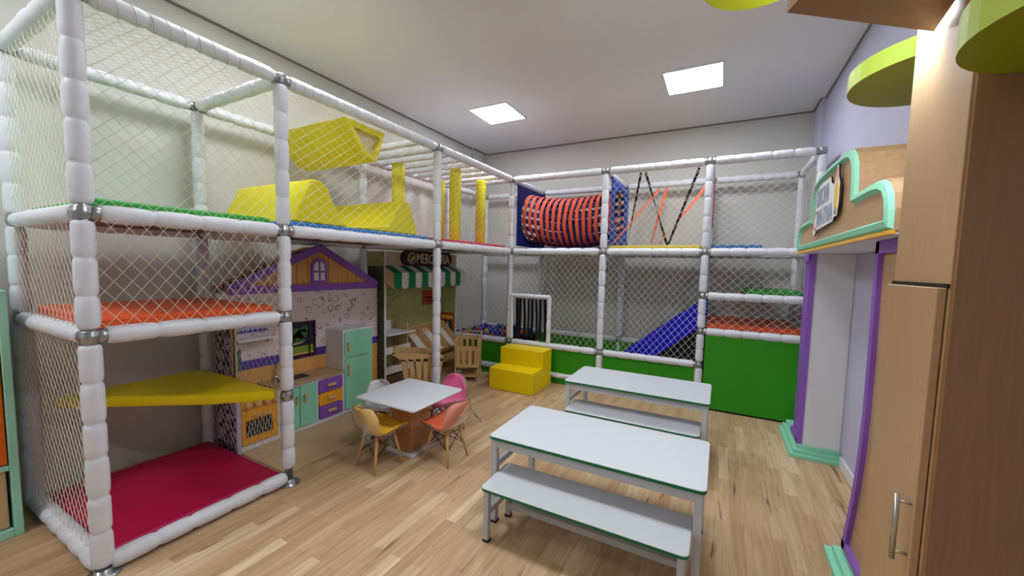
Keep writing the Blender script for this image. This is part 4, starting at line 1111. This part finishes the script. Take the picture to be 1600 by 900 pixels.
mb.loft(rings, M['mint'], cap=False); mb.build('sign_border', AR, label='mint green border moulding')
# logo plaque
lp = [(-1.08, 1.86), (-1.09, 1.70), (-1.05, 1.67), (-1.05, 1.615), (-1.10, 1.595), (-1.15, 1.625), (-1.56, 1.64), (-1.58, 1.66), (-1.64, 1.66), (-1.66, 1.72), (-1.655, 1.82), (-1.62, 1.86), (-1.605, 1.915), (-1.575, 1.92), (-1.56, 1.86), (-1.53, 1.83), (-1.47, 1.85), (-1.45, 1.885), (-1.2, 1.89)]
lp = [(y + .0, z) for y, z in lp]
lg = MB(); rev(lg, [(-.228 + y * .93, z) for y, z in lp], SXF - .012, SXF - .004, M['whitesign'], M['black'])
lo = lg.build('logo_plaque', AR, label='white logo plaque')
mb = MB(); fl = lambda ystart, zs: (lambda a, b, e: (SXF - .0125 - e, ystart - a, zs + b))
text_mesh(mb, 'OFICINA', fl(-1.268, 1.762), .10, .30, M['greyletter'], .003)
text_mesh(mb, 'RIATIVA', fl(-1.308, 1.648), .092, .36, M['greyletter'], .003)
text_mesh(mb, 'C', fl(-1.222, 1.625), .12, .075, M['pencilpink'], .003)
mb.build('lettering', lo, label='grey letters OFICINA CRIATIVA')
mb = MB(); q = lambda L: [(-.228 + y * .93, z) for y, z in L]
rev(mb, q([(-1.585, 1.69), (-1.63, 1.70), (-1.635, 1.80), (-1.60, 1.84), (-1.575, 1.80)]), SXF - .016, SXF - .012, M['pencilyellow'])
rev(mb, q([(-1.60, 1.84), (-1.615, 1.84), (-1.605, 1.90), (-1.59, 1.90)]), SXF - .016, SXF - .012, M['pencilpink'])
rev(mb, q([(-1.59, 1.67), (-1.625, 1.68), (-1.63, 1.70), (-1.585, 1.69)]), SXF - .016, SXF - .012, M['greyletter'])
mb.build('pencil_emblem', lo, label='yellow pencil shape')
# columns
def column(edge, far, name_label, plain=False):
    # edge: list of (y, z) along the opening side, far: y of the hidden side
    CX = 2.9
    poly = edge + [(far, edge[-1][1]), (far, edge[0][1])]
    mb = MB(); rev(mb, poly, CX, XR - .002, M['whitetrim']); o = mb.build('column', AR, label=name_label)
    mb = MB(); rev(mb, poly, CX - .012, CX, M['purple'] if plain else M['signwood']); mb.build('column_face', o, label='purple column face' if plain else 'wood veneer column face')
    s = 1 if far > edge[0][0] else -1
    mb = MB(); L = [(y, z) for y, z in edge]
    vs = []
    rings = []
    for y, z in L: rings.append([(CX - .03, y + s * .0, z), (CX - .03, y + s * .04, z), (CX + .004, y + s * .04, z), (CX + .004, y - s * .008, z)])
    mb.loft(rings, M['purple'])
    top = L[-1][1]; a, b = sorted((L[-1][0], far)); mb.box(CX - .03, CX, a, b, top - .05, top, M['purple'])
    bot = L[0][1]; a, b = sorted((L[0][0], far)); mb.box(CX - .03, CX, a, b, bot, bot + .04, M['purple'])
    mb.build('moulding', o, label='purple edge moulding')
    return o
ez = [.09, .18, .30, .45, .62, .80, 1.0, 1.2, 1.35, 1.51]
ey = [-1.93, -1.955, -1.99, -2.025, -2.05, -2.06, -2.058, -2.05, -2.043, -2.04]
column([(y, z) for y, z in zip(ey, ez)], -2.56, 'white sided column next to the wooden tower')
column([(-.70, z) for z in ez], -.42, 'white sided column next to the play frame', True)
for y0, y1, e, lb in ((-.765, -.16, .02, 'mint stepped base of the far column'), (-2.60, -1.86, .03, 'mint stepped base of the near column')):
    mb = MB()
    for i in range(3): mb.box(2.822 + i * .026, XR - .002, y0 + (i * .02 if y1 > -1 else 0), y1 - i * e * (1 if y1 < -1 else 0), i * .03, (i + 1) * .03, M['mint'])
    mb.build('column_base', AR, bevel=.003, label=lb)

# ------------------------------------------------------------------ wooden tower, tree canopy
TX = 2.76; TY0, TY1 = -2.965, -2.64
TW = thing('tower_cabinet', (2.94, -2.8, 0), 'tall wood veneer tower cabinet shaped as a tree trunk beside the archway', 'cabinet')
MB().box(TX, XR - .004, TY0, TY1, 0, HC - .02, M['towerwood']).build('trunk_body', TW, bevel=.002)
MB().box(TX + .004, XR - .004, TY0 - .012, TY0, 0, HC - .02, M['towerend']).build('end_panel', TW, label='brown end panel with shade painted into its veneer')
dr = MB().box(TX - .018, TX - .002, TY0 + .006, TY1 - .01, .02, 1.346, M['towerwood']).build('door', TW, bevel=.002)
MB().box(TX - .004, TX, TY0 + .0, TY1, 1.346, 1.356, M['gapshade']).build('door_gap', TW, label='dark strip painted as the shade of the gap above the door')  # dark strip on the solid front, painting the shade of a gap
mb = MB(); hy = TY0 + .024; mb.tube([(TX - .045, hy, .665), (TX - .045, hy, .835)], .006, M['brass'], 10)
for z in (.685, .815): mb.tube([(TX - .045, hy, z), (TX - .018, hy, z)], .004, M['brass'], 8)
mb.build('handle', dr, label='brushed steel bar handle')
# branch
def unproj(px, py, ax, val): return pl_(px, py, ax, val)
C0 = Vector((2.29701829, -4.20409336, 1.37484859))
RT = Vector((0.884058, 0.46683323, 0.02254279)); UP = Vector((-0.05458337, 0.05522343, 0.99698096)); FW = Vector((-0.46417896, 0.88261946, -0.07430204))
br = [(2.404, -3.035, 2.0), (2.752, -2.785, 2.0), (2.775, -2.99, 2.0), (2.50, -3.26, 2.0)]
br = [(2.404, -3.035, 2.0), (2.748, -2.785, 2.0), (2.742, -2.96, 2.02), (2.47, -3.20, 2.0)]
mb = MB(); topv = [(x, y, z + .16) for x, y, z in br]
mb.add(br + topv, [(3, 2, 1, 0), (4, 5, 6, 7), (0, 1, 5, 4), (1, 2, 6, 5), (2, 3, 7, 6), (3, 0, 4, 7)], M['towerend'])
tag(mb.build('tree_branch'), 'brown wooden branch box jutting from the tower cabinet below the ceiling', 'branch')
def leaf(name, c, r, z, label, th=.07, clipx=None):
    N = 40; pts = []
    for i in range(N):
        a = 2 * PI * i / N; x, y = c[0] + r * math.cos(a), c[1] + r * math.sin(a)
        if clipx: x = min(x, clipx)
        pts.append((x, y))
    mb = MB(); mb.prism(pts, lambda a, b, d: (a, b, d), z, z + th, M['disc'], M['discedge'])
    return tag(mb.build(name), label, 'leaf disc', 'round lime leaf discs of the tree cabinet')
leaf('leaf_disc', (3.08, -1.90), .315, 2.2, 'lime green disc on the lilac wall above the archway sign', .075, XR - .002)
leaf('leaf_disc', (2.865, -3.185), .2, 1.795, 'lime green disc on the dark end of the tower cabinet, close to the camera', .07)
ld = leaf('leaf_disc', (2.36, -2.72), .17, 2.3, 'lime green disc under the ceiling beside the wooden branch', .07)
MB().tube([(2.36, -2.72, 2.365), (2.36, -2.72, HC - .002)], .006, M['steel'], 8).build('hanging_rod', ld, label='thin steel hanging rod')
tag(MB().box(2.715, 2.735, -2.79, -2.66, 2.10, 2.112, M['ledstrip']).build('led_strip'), 'small LED strip hidden behind the branch lighting the tower top', 'light strip')

# ------------------------------------------------------------------ lights, world, camera
w = bpy.data.worlds.new('room_world'); SC.world = w; w.use_nodes = True
w.node_tree.nodes['Background'].inputs['Color'].default_value = (.9, .95, 1, 1)
w.node_tree.nodes['Background'].inputs['Strength'].default_value = .2
cam = bpy.data.cameras.new('camera'); co = bpy.data.objects.new('camera', cam); COL.objects.link(co)
Mx = Matrix((( RT.x, UP.x, -FW.x, C0.x), (RT.y, UP.y, -FW.y, C0.y), (RT.z, UP.z, -FW.z, C0.z), (0, 0, 0, 1)))
co.matrix_world = Mx
cam.sensor_fit = 'HORIZONTAL'; cam.sensor_width = 36; cam.lens = 604.9958 * 36 / 1600
cam.shift_x = -6.3446 / 1600; cam.shift_y = 10.5901 / 1600; cam.clip_start = .02; cam.clip_end = 60
SC.camera = co
SC.view_settings.view_transform = 'Standard'; SC.view_settings.look = 'None'; SC.view_settings.exposure = 0.05; SC.view_settings.gamma = 1
SC.view_settings.use_curve_mapping = False
try: SC.cycles.max_bounces = 8; SC.cycles.transparent_max_bounces = 16
except Exception: pass
